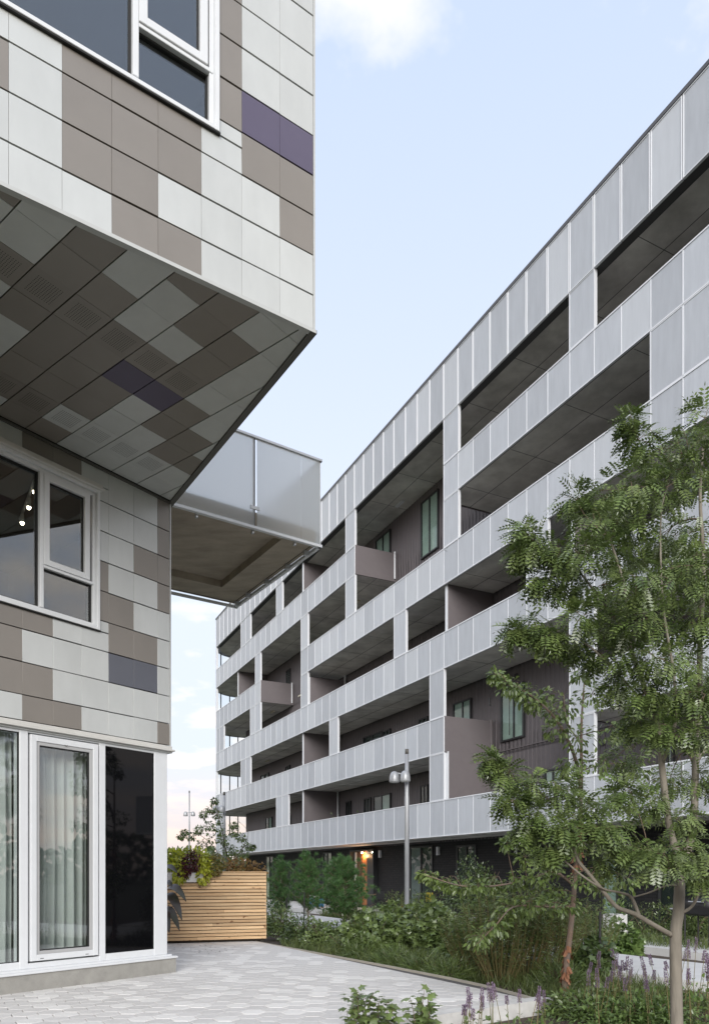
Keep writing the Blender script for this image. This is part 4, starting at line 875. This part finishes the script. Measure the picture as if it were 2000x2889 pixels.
lsk = [A_([(1911, 2985, 7.3), (1909, 2889, 7.3), (1906, 2650, 7.3), (1914, 2571, 7.3), (1918, 2492, 7.3), (1926, 2440, 7.3)]),
       A_([(1926, 2450, 7.3), (1890, 2340, 7.25), (1867, 2161, 7.2), (1856, 2040, 7.15), (1815, 1930, 7.1), (1775, 1810, 7.1), (1762, 1660, 7.0), (1720, 1520, 7.0)]),
       A_([(1926, 2450, 7.3), (1955, 2330, 7.35), (1963, 2138, 7.4), (1972, 2000, 7.4), (1975, 1800, 7.3), (1985, 1600, 7.2), (1975, 1400, 7.2), (1985, 1230, 7.2)]),
       A_([(1895, 2640, 7.3), (1845, 2612, 7.15), (1790, 2580, 7.05), (1740, 2560, 7.0), (1705, 2520, 6.95), (1660, 2465, 6.9), (1625, 2418, 6.9), (1600, 2330, 6.85), (1540, 2250, 6.85), (1450, 2200, 6.9)]),
       A_([(1805, 2590, 7.1), (1782, 2535, 7.1), (1750, 2520, 7.0), (1700, 2508, 6.9), (1640, 2470, 6.8), (1568, 2409, 6.85), (1483, 2341, 6.9), (1425, 2275, 6.9)]),
       A_([(1912, 2500, 7.3), (1880, 2500, 7.2), (1830, 2520, 7.15), (1775, 2535, 7.1)]),
       A_([(1902, 2588, 7.3), (1950, 2560, 7.25), (1975, 2515, 7.2), (2010, 2470, 7.2), (2060, 2400, 7.2), (2120, 2250, 7.3)]),
       A_([(1918, 2495, 7.3), (1890, 2465, 7.2), (1862, 2455, 7.1), (1830, 2400, 7.0)]),
       A_([(1867, 2161, 7.2), (1905, 2040, 7.0), (1900, 1900, 6.9), (1870, 1700, 6.9), (1865, 1450, 7.1), (1900, 1330, 7.2)]),
       A_([(1856, 2050, 7.15), (1830, 2000, 7.1), (1745, 1905, 7.1), (1670, 1830, 7.0), (1600, 1790, 7.0), (1520, 1770, 7.0)]),
       A_([(1770, 1790, 7.1), (1700, 1700, 7.0), (1630, 1610, 7.1), (1560, 1560, 7.1), (1500, 1520, 7.1)]),
       A_([(1975, 1800, 7.3), (2060, 1700, 7.5), (2130, 1500, 7.6)]), A_([(1965, 2150, 7.4), (2060, 2000, 7.7), (2130, 1750, 8.0), (2120, 1500, 8.2)])]
lrad = [[.066, .060, .056, .054, .05, .045], [.036, .030, .02, .010], [.038, .034, .022, .010], [.028, .022, .016, .008], [.017, .012, .009, .005], [.012, .009, .007], [.018, .015, .012, .006], [.024, .018, .008], [.02, .014, .009, .005], [.014, .010, .005], [.013, .009, .005], [.016, .006], [.02, .012, .006]]
tree('honey_locust', 'honey locust tree with feathery leaves and a grey trunk at the right', lsk, lrad, cl, 80, FROND, 'leaf_locust', 'bark', .142)
# birch with peeling bark just behind it
bb = gnd(1592, 2812, -.2); BY = bb[1]
bsk = [[tuple(bb), tuple(at(1598, 2720, BY)), tuple(at(1612, 2600, BY)), tuple(at(1622, 2480, BY)), tuple(at(1634, 2350, BY)), tuple(at(1640, 2200, BY)), tuple(at(1640, 2050, BY)), tuple(at(1650, 1900, BY))],
       A_([(1639, 2230, BY), (1625, 2150, BY-.1), (1600, 2085, BY-.3), (1560, 2020, BY-.5), (1500, 1965, BY-.6), (1430, 1925, BY-.6)]),
       A_([(1620, 2500, BY), (1560, 2460, BY-.3), (1500, 2480, BY-.5), (1400, 2500, BY-.6), (1300, 2500, BY-.7), (1200, 2470, BY-.7)]),
       A_([(1615, 2560, BY), (1540, 2560, BY-.4), (1450, 2560, BY-.8), (1400, 2610, BY-.9), (1340, 2670, BY-.9)]),
       A_([(1632, 2360, BY), (1700, 2340, BY-.2), (1780, 2330, BY-.2)]), A_([(1640, 2100, BY), (1600, 2040, BY-.3), (1590, 1960, BY-.3)])]
brad = [[.05, .044, .04, .036, .03, .026, .018, .008], [.03, .024, .016, .006], [.022, .014, .005], [.02, .012, .005], [.02, .006], [.014, .006]]
bcl = [(1395, 1905, 18), (1432, 1935, 26), (1480, 1960, 30), (1540, 1965, 32), (1600, 1995, 36), (1570, 2060, 30), (1640, 2080, 40), (1615, 2150, 34), (1600, 2230, 30), (1700, 2150, 40), (1690, 2280, 40), (1560, 2450, 34), (1470, 2480, 28), (1390, 2495, 26), (1310, 2505, 22), (1240, 2490, 18), (1195, 2470, 14), (1500, 2545, 36), (1430, 2560, 34), (1350, 2650, 30), (1400, 2610, 32), (1650, 2480, 36), (1710, 2500, 40), (1770, 2480, 40), (1600, 2560, 36), (1640, 2390, 38), (1740, 2390, 36), (1680, 1960, 36), (1740, 2060, 36), (1800, 2160, 40), (1850, 2290, 40), (1830, 2420, 40), (1650, 1900, 30), (1560, 2520, 30), (1880, 2190, 40), (1480, 2420, 22), (1430, 2380, 18), (1270, 2498, 18), (1215, 2478, 14), (1350, 2500, 20), (1440, 2495, 22), (1520, 2475, 26), (1370, 2640, 24), (1420, 2590, 26), (1480, 2570, 28), (1540, 2560, 28), (1460, 1950, 20), (1505, 1985, 24), (1560, 2015, 26), (1410, 1915, 16)]
tree('birch', 'birch with peeling orange bark standing just behind the honey locust', bsk, brad, [(at(u, v, BY-.4+.5*math.sin(u)), r*(BY)/FPX*1.1) for u, v, r in bcl], 95, OVAL, 'leaf_birch', 'bark_birch', .078, up=.5, droop=.7)
BT = bpy.data.objects['birch']; n = 90                # curled flakes of peeling bark
zz = np.concatenate([rng.uniform(-.1, .55, 50), rng.uniform(1.6, 2.4, 40)]); q = rng.uniform(0, 6.28, n); P_ = np.array(spline(bsk[0], 8)); cx = np.interp(zz, P_[:, 2], P_[:, 0]); cy = np.interp(zz, P_[:, 2], P_[:, 1]); dd = np.c_[np.cos(q), np.sin(q), np.zeros(n)]
leaves('bark_flake', 'peel', BT, np.c_[cx, cy, zz]+dd*.045, np.array([0, 0, -1.])+dd*.25+rdir(n)*.3, dd+rdir(n)*.25, .085*(.6+.8*rng.random(n)), [(0, -.22, 0), (0, .22, 0), (.5, .25, .06), (1, .18, .2), (1, -.18, .22), (.5, -.25, .05)], [(0, 5, 2, 1), (5, 4, 3, 2)], kind='stuff')
# slender young tree behind the planter
ty = 29.0; t0 = at(655, 2468+2080*1.8/ty, ty)
ssk = [[tuple(t0), tuple(at(650, 2500, ty)), tuple(at(640, 2420, ty)), tuple(at(625, 2340, ty)), tuple(at(605, 2260, ty))], A_([(648, 2470, ty), (610, 2400, ty), (560, 2355, ty), (505, 2350, ty)]), A_([(645, 2450, ty), (680, 2400, ty), (700, 2350, ty), (665, 2310, ty)]), A_([(648, 2440, ty), (690, 2390, ty), (712, 2390, ty)])]
scl = [(605, 2262, 8), (595, 2285, 12), (612, 2300, 14), (575, 2300, 9), (585, 2330, 14), (615, 2335, 15), (600, 2365, 18), (560, 2345, 11), (540, 2360, 11), (520, 2350, 7), (510, 2362, 6), (570, 2385, 14), (630, 2370, 14), (660, 2330, 9), (660, 2350, 12), (680, 2365, 12), (700, 2390, 9), (712, 2393, 5), (640, 2400, 18), (600, 2410, 16), (665, 2400, 15), (690, 2410, 11), (655, 2430, 18), (640, 2450, 20), (680, 2440, 16), (620, 2440, 18)]
tree('young_tree', 'slender small leaved young tree rising behind the planter', ssk, [[.05, .04, .03, .02, .008], [.02, .012, .005], [.02, .01, .005], [.015, .005]], [(at(u, v, ty+.4*math.sin(u*3)), r*ty/FPX*1.15) for u, v, r in scl], 100, OVAL, 'leaf_shrub', 'bark', .11, droop=.3)
# far trees on the horizon
for k, (u, v, Y, lab) in enumerate(((470, 2396, 95, 'far dark tree low on the horizon at the building corner'), (500, 2402, 110, 'far round tree left of the far lamp post'), (548, 2408, 120, 'far low tree right of the far lamp post'), (592, 2400, 100, 'far grey green tree behind the young tree'), (430, 2380, 105, 'far tree hidden mostly by the corner building'))):
    p = at(u, v, Y); H = p[2]; n = 700; T = thing('far_tree', (p[0], p[1], -.2), lab, 'tree', 'trees on the horizon')
    q, d = dome((p[0], p[1]), H*.55, H*.5, H*.3, H, n, .4, .7); leaves('crown', 'leaf_dark', T, q, d+rdir(n)*.6, d+rdir(n)*.6, .75, *OVAL)
    MB().tube([(p[0], p[1], -.3), (p[0], p[1], H*.55)], [.25, .12], 8).build('trunk', 'bark', T)
# a low belt of woodland all round the horizon
n = 15000; q = rng.uniform(0, 2*math.pi, n); rr_ = rng.uniform(118, 150, n); hh = np.where((np.abs(np.arctan2(np.sin(q-1.571), np.cos(q-1.571))) < .75), 4.5, 9.0)*(1+.25*np.sin(q*23)+.2*np.sin(q*61+1))
p = np.c_[rr_*np.cos(q), rr_*np.sin(q), -.3+hh*rng.random(n)]; o = leaves('far_woodland', 'leaf_dark', None, p, rdir(n), rdir(n), 2.2, *OVAL); o['label'] = 'far dark belt of trees along the horizon'; o['category'] = 'woodland'; o['kind'] = 'stuff'
# pines: whorls of needle tufts
def pine(x, y, H, rad, label, z0=-.19, nb=70, lo=.3):
    T = thing('pine', (x, y, z0), label, 'tree', 'young pines in the bed')
    m = MB(); m.tube([(x, y, z0-.05), (x+.02, y, z0+H*.5), (x, y, z0+H)], [.035, .025, .008], 8); m.build('trunk', 'bark', T, True)
    pos, X, Z = [], [], []; bm_ = MB()
    for k in range(nb):
        f = lo+(1-lo)*(k+.5)/nb; q = k*2.4+rng.uniform(-.3, .3); r = rad*(1-f)**.38*1.2*rng.uniform(.35, 1.1)*min(1, (f-lo)/.12+.5)
        b0 = np.array([x, y, z0+H*(f-.12)]); tip = np.array([x+r*math.cos(q), y+r*math.sin(q), z0+H*f+.06]); bm_.tube([b0, (b0+tip)/2-np.array([0, 0, .03]), tip], [.012, .008, .004], 5, False)
        ax = tip-b0; ax /= np.linalg.norm(ax)+1e-6
        for s in np.linspace(.35, 1.05, 6):
            c = b0+(tip-b0)*s+rng.normal(size=3)*.05; n = 70; dd = rdir(n); pos.append(np.tile(c, (n, 1))); X.append(dd+ax*.25+np.array([0, 0, .2])); Z.append(rdir(n))
    bm_.build('branch', 'twig', T); pos = np.concatenate(pos); n = len(pos)
    leaves('needles', 'leaf_pine', T, pos, np.concatenate(X), np.concatenate(Z), .125*(.6+.6*rng.random(n)), [(0, .034, 0), (0, -.034, 0), (1, 0, 0)], [(0, 1, 2)]); return T
p = at(968, 2600, 22.0); pine(p[0], p[1], 2.25, 1.12, 'bushy young pine left of the near lamp post', nb=120, lo=.33)
p = at(868, 2600, 21.0); pine(p[0], p[1], 2.35, .75, 'slender young pine between its two stakes', nb=55, lo=.4)
p = at(792, 2600, 21.5); pine(p[0], p[1], 2.2, .5, 'thin young pine right beside the planter', nb=36, lo=.35)
mat('stake', (.03, .03, .03), .6)
def stake(p, z1, lab): MB().tube([(p[0], p[1], -.3), (p[0]+.02, p[1], z1)], .022, 6).build('stake', 'stake', None); o = COL.objects[-1]; tag(o, lab, 'stake', 'tree stakes')
stake(at(807, 2600, 20.5), .95, 'dark stake just right of the planter'); stake(at(857, 2600, 20.3), 1.1, 'dark stake left of the bushy pine')
stake(gnd(1690, 2760, -.2), .95, 'dark stake between birch and locust trunk'); stake(at(1545, 2600, 14.5), 1.55, 'dark stake behind the birch, against the brick wall')
# ================================================================ shrubs and perennials
B_ = 'shrubs in the planting bed'
def sh(u, v, lab, rx, ry, h, n, size, tpl, mt, nm='shrub', z0=-.19, **k): c = gnd(u, v, z0); return shrub(nm, lab, 'shrub' if nm == 'shrub' else 'plant', (c[0], c[1]), rx, ry, h, n, size, tpl, mt, B_, z0, **k)
sh(1050, 2695, 'lobed leaf shrub nearest the pale patio edge, below the bushy pine', .75, .65, .95, 900, .12, LOBE, 'leaf_shrub'); sh(1140, 2680, 'lobed leaf shrub in front of the near lamp post', .8, .7, 1.1, 1000, .12, LOBE, 'leaf_shrub'); sh(1235, 2690, 'lobed leaf shrub right of the near lamp post', .75, .65, 1.05, 950, .12, LOBE, 'leaf_shrub'); sh(1310, 2720, 'lobed leaf shrub touching the feathery tall plants', .55, .5, .85, 620, .115, LOBE, 'leaf_shrub')
sh(1180, 2640, 'flowering pale green shrub behind the near lamp post base', .8, .7, .95, 800, .10, LOBE, 'leaf_shrub')
sh(790, 2655, 'dark small leaved shrub right of the planter', .55, .5, 1.0, 800, .07, OVAL, 'leaf_shrub'); sh(850, 2665, 'dark leafy shrub under the slender pine', .6, .5, .7, 760, .07, OVAL, 'leaf_dark'); sh(915, 2675, 'leafy shrub below the bushy pine, left one', .55, .5, .72, 760, .075, OVAL, 'leaf_shrub'); sh(975, 2690, 'bluish low shrub by the patio edge', .5, .45, .5, 800, .06, LANCE, 'leaf_feather')
sh(760, 2640, 'light green shrub at the planter corner', .4, .4, 1.05, 500, .07, OVAL, 'leaf_mint'); sh(1000, 2640, 'dark shrub between the bushy pine and lobed shrubs', .5, .5, .75, 600, .08, OVAL, 'leaf_dark')
sh(1215, 2600, 'grey green shrub behind the near lamp post', 1.0, .8, 1.35, 900, .08, OVAL, 'leaf_dark'); sh(1130, 2590, 'grassy tall plant left of the near lamp post', .9, .7, 1.15, 900, .11, LANCE, 'leaf_feather'); sh(1345, 2625, 'big dark evergreen bush against the brick wall', .95, .8, 2.35, 1600, .085, OVAL, 'leaf_dark', zlo=.3)
for i, (u, v, r, h, lab) in enumerate(((1350, 2755, .6, 1.35, 'feathery green clump at the left end of its row'), (1410, 2775, .6, 1.62, 'tall feathery clump behind the kerb corner'), (1480, 2770, .65, 1.75, 'tallest feathery clump, left of the birch trunk'), (1545, 2765, .6, 1.6, 'feathery clump touching the birch trunk'), (1640, 2745, .6, 1.3, 'feathery clump right of the birch trunk'))):
    c = gnd(u, v, -.19); T = thing('feathery_plant', (c[0], c[1], -.19), lab, 'plant', 'feathery tall perennials'); m = MB(); pos, X = [], []
    for k in range(95):
        q = rng.uniform(0, 6.28); rr = r*math.sqrt(rng.random()); b0 = np.array([c[0]+rr*.35*math.cos(q), c[1]+rr*.35*math.sin(q), -.2]); hh = h*rng.uniform(.72, 1.03)*(1-.25*(rr/r)**2); tp = np.array([c[0]+rr*1.2*math.cos(q), c[1]+rr*1.2*math.sin(q), -.2+hh]); md = (b0+tp)/2+np.array([.08*math.cos(q), .08*math.sin(q), .05])
        m.tube([b0, md, tp], [.005, .0045, .002], 4, False); n = 44; t = .22+.8*rng.random(n)**.65; P1 = (1-t)[:, None]**2*b0+2*((1-t)*t)[:, None]*md+(t**2)[:, None]*tp; pos.append(P1+rng.normal(size=(n, 3))*.025); d = rdir(n); d[:, 2] = d[:, 2]*.5+.25; X.append(d)
    m.build('stem', 'stem_green', T); pos = np.concatenate(pos); n = len(pos); leaves('foliage', 'leaf_feather', T, pos, np.concatenate(X), rdir(n)+np.array([0, 0, .7]), .085*(.6+.8*rng.random(n)), *LANCE)
sh(1740, 2700, 'broad leaved yellowish plant left of the locust trunk', .55, .5, .72, 420, .13, LOBE, 'leaf_mint', 'perennial'); sh(1660, 2760, 'dark broad leaved plant beside the birch foot', .5, .4, .62, 420, .12, LOBE, 'leaf_dark', 'perennial')
sh(1720, 2662, 'dense green shrub beyond the white path, left one', 1.2, .9, 1.15, 1500, .06, LANCE, 'leaf_feather'); sh(1830, 2668, 'dense green shrub beyond the white path, middle one', 1.2, .9, 1.1, 1500, .06, LANCE, 'leaf_feather'); sh(1940, 2672, 'dense green shrub beyond the white path, right one', 1.2, .9, 1.25, 1500, .06, OVAL, 'leaf_shrub'); sh(1985, 2660, 'big leaved shrub at the right edge beyond the path', .9, .8, 1.7, 900, .10, OVAL, 'leaf_shrub'); sh(1620, 2655, 'dense green shrub beyond the path behind the birch', 1.1, .9, 1.2, 1300, .06, LANCE, 'leaf_feather')
sh(1660, 2872, 'low ground covering plant by the kerb end', .55, .42, .34, 700, .07, OVAL, 'leaf_shrub', 'perennial'); sh(1580, 2790, 'low grassy clump at the kerb corner', .45, .4, .4, 700, .2, BLADE, 'leaf_feather', 'perennial'); sh(1800, 2900, 'low leafy plant left of the locust foot', .5, .4, .38, 700, .065, OVAL, 'leaf_mint', 'perennial')
for i, (u, v) in enumerate(((1110, 2742), (1190, 2762), (1270, 2785), (1020, 2722))):
    sh(u, v-16, ['low grassy tuft, second along the patio edge', 'low grassy tuft, third along the patio edge', 'low grassy tuft nearest the kerb corner', 'low grassy tuft farthest along the patio edge'][i], .42, .4, .34, 620, .2, BLADE, 'leaf_feather', 'perennial')
# shrub in front of the kerb, close to the viewer
def near_shrub(x, y, h, r, n, lab, size=.098):
    T = thing('shrub', (x, y, -.19), lab, 'shrub', B_); m = MB(); pos, X, Z = [], [], []
    for k in range(n):
        q = rng.uniform(0, 6.28); rr = r*math.sqrt(rng.random()); tp = np.array([x+rr*math.cos(q), y+rr*math.sin(q), -.19+h*rng.uniform(.6, 1.05)]); b0 = np.array([x+rr*.3*math.cos(q), y+rr*.3*math.sin(q), -.2]); cv = curve(b0, tp, .06, 6); m.tube(cv, [.006, .005, .005, .004, .003, .002], 5, False)
        for j in range(15):
            t = .35+.65*(j+1)/15; c = b0+(tp-b0)*t; d = rdir(1)[0]; d[2] = d[2]*.3+.1; pos.append(c+d*.02); X.append(d); Z.append(np.array([0, -.25, 1.])+rdir(1)[0]*.4)
    m.build('stem', 'twig', T); pos = np.array(pos); leaves('foliage', 'leaf_shrub', T, pos, np.array(X), np.array(Z), size*(.6+.7*rng.random(len(pos))), *LOBE)
near_shrub(.05, 7.2, .66, .22, 11, 'lobed leaf shrub in the foreground before the kerb, left one'); near_shrub(.34, 7.3, .54, .2, 9, 'lobed leaf shrub in the foreground before the kerb, middle one'); near_shrub(.66, 7.45, .60, .18, 9, 'lobed leaf shrub in the foreground before the kerb, right one')
# purple flower spikes
def agastache(x, y, ns, r, h, lab, lean=.12, leafy=200):
    T = thing('agastache', (x, y, -.19), lab, 'flower', 'purple spike flowers'); m = MB()
    for k in range(ns):
        q = rng.uniform(0, 6.28); rr = r*math.sqrt(rng.random()); b0 = np.array([x+rr*math.cos(q), y+rr*math.sin(q), -.2]); H = h*rng.uniform(.72, 1.05); tp = b0+np.array([rng.normal()*lean, rng.normal()*lean, 1])*H; m.tube([b0, tp], [.005, .003], 5, False)
        L = rng.uniform(.09, .2); n = 210; t = rng.random(n); ax = (tp-b0)/np.linalg.norm(tp-b0); rad = .016*(1-.55*t)*(.8+.25*np.sin(t*40)); d = rdir(n); d -= (d @ ax)[:, None]*ax; d /= np.linalg.norm(d, axis=1, keepdims=True)
        P1 = tp+ax*((t-.5)*L)[:, None]+d*rad[:, None]; leaves('flower_spike', 'lavender', T, P1, d+ax*.5+rdir(n)*.3, rdir(n), .015, *OVAL)
    m.build('stem', 'stem_green', T)
    if leafy:
        p, d = dome((x, y), r*1.25, r*1.1, -.12, -.19+h*.62, leafy, .3, .3); leaves('foliage', 'leaf_mint', T, p, d+rdir(leafy)*.7+np.array([0, 0, -.3]), np.array([0, 0, 1.])+rdir(leafy)*.4+d*.3, .06*(.6+.8*rng.random(leafy)), *OVAL)
agastache(1.12, 7.55, 5, .16, .52, 'purple flower spikes nearest the foreground shrub', leafy=90); agastache(1.33, 7.75, 7, .18, .58, 'dense purple flower spikes before the kerb face', leafy=110); agastache(1.75, 7.95, 5, .22, .5, 'purple flower spikes before the kerb end', leafy=110); agastache(2.12, 8.2, 3, .16, .44, 'few purple spikes beside the low ground cover', leafy=90)
agastache(2.75, 8.6, 7, .3, .72, 'purple spikes left of the locust trunk, left clump', leafy=340); agastache(3.05, 8.3, 8, .3, .75, 'purple spikes close to the locust trunk, left clump', leafy=380); agastache(3.55, 8.4, 9, .32, .85, 'purple spikes just right of the locust trunk', leafy=420); agastache(3.9, 8.0, 8, .3, .8, 'purple spikes at the right edge of the bed', leafy=420); agastache(3.2, 9.4, 7, .3, .82, 'purple spikes behind the locust trunk before the path', leafy=300); agastache(4.3, 9.3, 8, .32, .85, 'purple spikes at the far right by the path', leafy=320)
# grass and ground cover nobody could count
def cover(name, lab, cat, poly, n, size, mt, z=-.19):
    poly = np.array(poly); lo, hi = poly.min(0), poly.max(0); pts = []
    while len(pts) < n:
        q = rng.uniform(lo, hi, (n*2, 2)); ins = np.zeros(len(q), bool); j = len(poly)-1
        for i in range(len(poly)):
            xi, yi = poly[i]; xj, yj = poly[j]; c = ((yi > q[:, 1]) != (yj > q[:, 1])) & (q[:, 0] < (xj-xi)*(q[:, 1]-yi)/(yj-yi+1e-12)+xi); ins ^= c; j = i
        pts += q[ins].tolist()
    pts = np.array(pts[:n]); p = np.c_[pts, np.full(n, z)]; d = rdir(n); d[:, 2] = np.abs(d[:, 2])+.7
    o = leaves(name, mt, None, p, d, rdir(n), size*(.5+rng.random(n)), *BLADE); o['label'] = lab; o['category'] = cat; o['kind'] = 'stuff'
cover('ground_cover', 'green ground cover between path and long building', 'plants', [(9, 14), (6.4, 17), (3.6, 21.5), (.6, 26.5), (-1.5, 31), (-.4, 32), (3, 26), (6.5, 19.5), (10, 15)], 16000, .34, 'grass')
cover('bed_cover', 'low grassy cover over the planting bed', 'plants', [(3, 9), (2.2, 11.5), (.9, 13.5), (-1.8, 17.8), (-1.5, 24), (.5, 20), (3, 15), (4.8, 11.5), (5, 9.5)], 15000, .22, 'grass')
cover('mulch', 'bark mulch chips on the planting bed', 'mulch', [(-2, 4.5), (2.6, 9), (2, 11.5), (5, 12), (7, 8.5), (5, 4), (0, 3)], 9000, .05, 'twig', -.18)
cover('lawn_grass', 'rough grass behind the planter', 'grass', [(-12, 20), (-2.4, 19), (-3, 27), (-5, 40), (-18, 40)], 9000, .3, 'grass', -.21)
# fallen leaves on the patio by the planter
n = 46; p = np.c_[rng.uniform(-4.6, -2.4, n), rng.uniform(14.8, 16.9, n), np.full(n, .006)]
o = leaves('leaf_litter', 'leaf_canna', None, p, rdir(n)*np.array([1, 1, .1]), np.array([0, 0, 1.])+rdir(n)*.2, .05, *OVAL); o['label'] = 'scattered dead leaves on the patio'; o['category'] = 'leaves'; o['kind'] = 'stuff'
# ================================================================ things on the terraces
mat('yellow', (.42, .34, .03), .6); mat('blue', (.02, .12, .35), .5); mat('black_metal', (.015, .015, .016), .35); mat('red', (.30, .05, .03), .6); mat('terracotta', (.32, .11, .045), .8)
def chair(x, y, rz, seatm, lab):
    T = thing('patio_chair', (x, y, -.02), lab, 'chair', 'terrace furniture'); c, s = math.cos(rz), math.sin(rz); F = Fr((x, y), (c, s), (-s, c))
    for a in (-.22, .22):
        for b in (-.22, .22): MB().tube([F.P(a, -.02, b), F.P(a, .45 if b < 0 else .9, b)], .014, 6).build('leg', 'black_metal', T)
    m = MB(); m.box(F, -.25, .25, .43, .47, -.25, .25); m.build('seat', seatm, T); m = MB(); m.box(F, -.24, .24, .55, .9, .225, .25); m.build('backrest', seatm, T)
def terrace_pt(u, o): k = (u-1000)/FPX; Y = (DF-o)/(FN[0]*k+FN[1]); return k*Y, Y
x, y = terrace_pt(1226, -1.0); chair(x, y, 2.0, 'yellow', 'yellow patio chair behind the near lamp post')
x, y = terrace_pt(1085, -.6); chair(x, y, 2.4, 'black_metal', 'dark patio chair by the lit entrance')
def table(x, y, lab):
    T = thing('patio_table', (x, y, -.02), lab, 'table'); MB().lathe((x, y, .69), [(.45, 0), (.46, .02), (.45, .035)], 24).build('table_top', 'black_metal', T); MB().tube([(x, y, -.0), (x, y, .69)], .03, 8).build('pedestal', 'black_metal', T); MB().lathe((x, y, -.02), [(.25, 0), (.24, .02)], 16).build('foot', 'black_metal', T)
x, y = terrace_pt(1050, -.3); table(x, y, 'round dark patio table by the lit entrance')
x, y = terrace_pt(892, -.4); T = thing('storage_box', (x, y, -.02), 'blue storage box on the terrace behind the pines', 'box'); F = Fr((x, y), FD, -FN); MB().box(F, -.4, .4, -.02, .45, -.25, .25).build('body', 'blue', T); m = MB(); m.cbox(F, -.43, .43, .452, .52, -.28, .28, .02); m.build('lid', 'trough_white', T)
x, y = terrace_pt(1985, -.2); T = thing('barbecue', (x, y, -.02), 'black barbecue on the terrace at the right edge', 'barbecue'); F = Fr((x, y), FD, -FN)
MB().box(F, -.35, .35, .7, .86, -.25, .25).build('firebox', 'black_metal', T); m = MB(); m.tube([F.P(-.36, .88, 0), F.P(.36, .88, 0)], .24, 16); m.build('lid', 'black_metal', T, True)
for a in (-.32, .32):
    for b in (-.22, .22): MB().tube([F.P(a, -.02, b), F.P(a, .72, b)], .02, 6).build('leg', 'black_metal', T)
MB().box(F, .36, .75, .78, .81, -.22, .22).build('side_shelf', 'pole', T); MB().tube([F.P(-.2, .98, .26), F.P(.2, .98, .26)], .014, 6).build('handle', 'pole', T)
x, y = terrace_pt(1735, .5); T = thing('plant_pot', (x, y, -.02), 'white square plant pot on the terrace behind the locust', 'pot'); MB().box(Fr((x, y), FD, -FN), -.2, .2, -.02, .62, -.2, .2).build('pot', 'trough_white', T); n = 90; q, d = dome((x, y), .3, .3, .6, .95, n); leaves('foliage', 'leaf_mint', T, q, d, d+rdir(n)*.3, .1, *OVAL)
# potted plant and bottle shaped lantern on an upper balcony, bird feeder hook on a lower one
c = np.array(AF.P(s_(10)+.75, zf(3), -.28)); T = thing('potted_plant', tuple(c), 'terracotta pot plant peeping over the upper balcony band', 'plant'); MB().lathe(c, [(.11, 0), (.15, .5), (.14, .95)], 12).build('pot', 'terracotta', T, True); n = 120; q, d = dome(c[:2], .34, .28, c[2]+.85, c[2]+1.5, n, .2, .5); leaves('foliage', 'leaf_dark', T, q, d, d+rdir(n)*.5, .12, *LANCE)
c = np.array(AF.P(s_(9)-.2, zf(1), -.9)); T = thing('hanging_hook', tuple(c), 'dark curved hook stand on the lower balcony by a window', 'hook'); m = MB(); m.tube([c+np.array([.55*math.cos(q)*FD[0]*-1, .55*math.cos(q)*FD[1]*-1, 1.55+.4*math.sin(q)]) for q in np.linspace(math.pi*.95, 0, 10)]+[c+np.array([-.55*FD[0], -.55*FD[1], 0])], .014, 6); m.build('pole', 'black_metal', T); MB().lathe(c+np.array([.52*FD[0], .52*FD[1], 1.15]), [(.015, .3), (.035, .28), (.03, .1), (.05, .05), (.05, .03)], 10).build('feeder', 'black_metal', T)

for i, f, lab in ((23.6, .5, 'small potted shrub on the lowest balcony beside the partition'), (20.4, .5, 'potted bush on the lowest balcony below the window')):
    c = np.array(AF.P(s_(int(i))+.9*(i % 1), zf(0), -.9)); T = thing('potted_plant', tuple(c), lab, 'plant'); MB().lathe(c, [(.14, 0), (.19, .35)], 12).build('pot', 'black_metal', T, True); n = 160; q, d = dome(c[:2], .26, .26, c[2]+.35, c[2]+1.35, n, .3, .3); leaves('foliage', 'leaf_dark', T, q, d, d+rdir(n)*.5, .12, *OVAL)
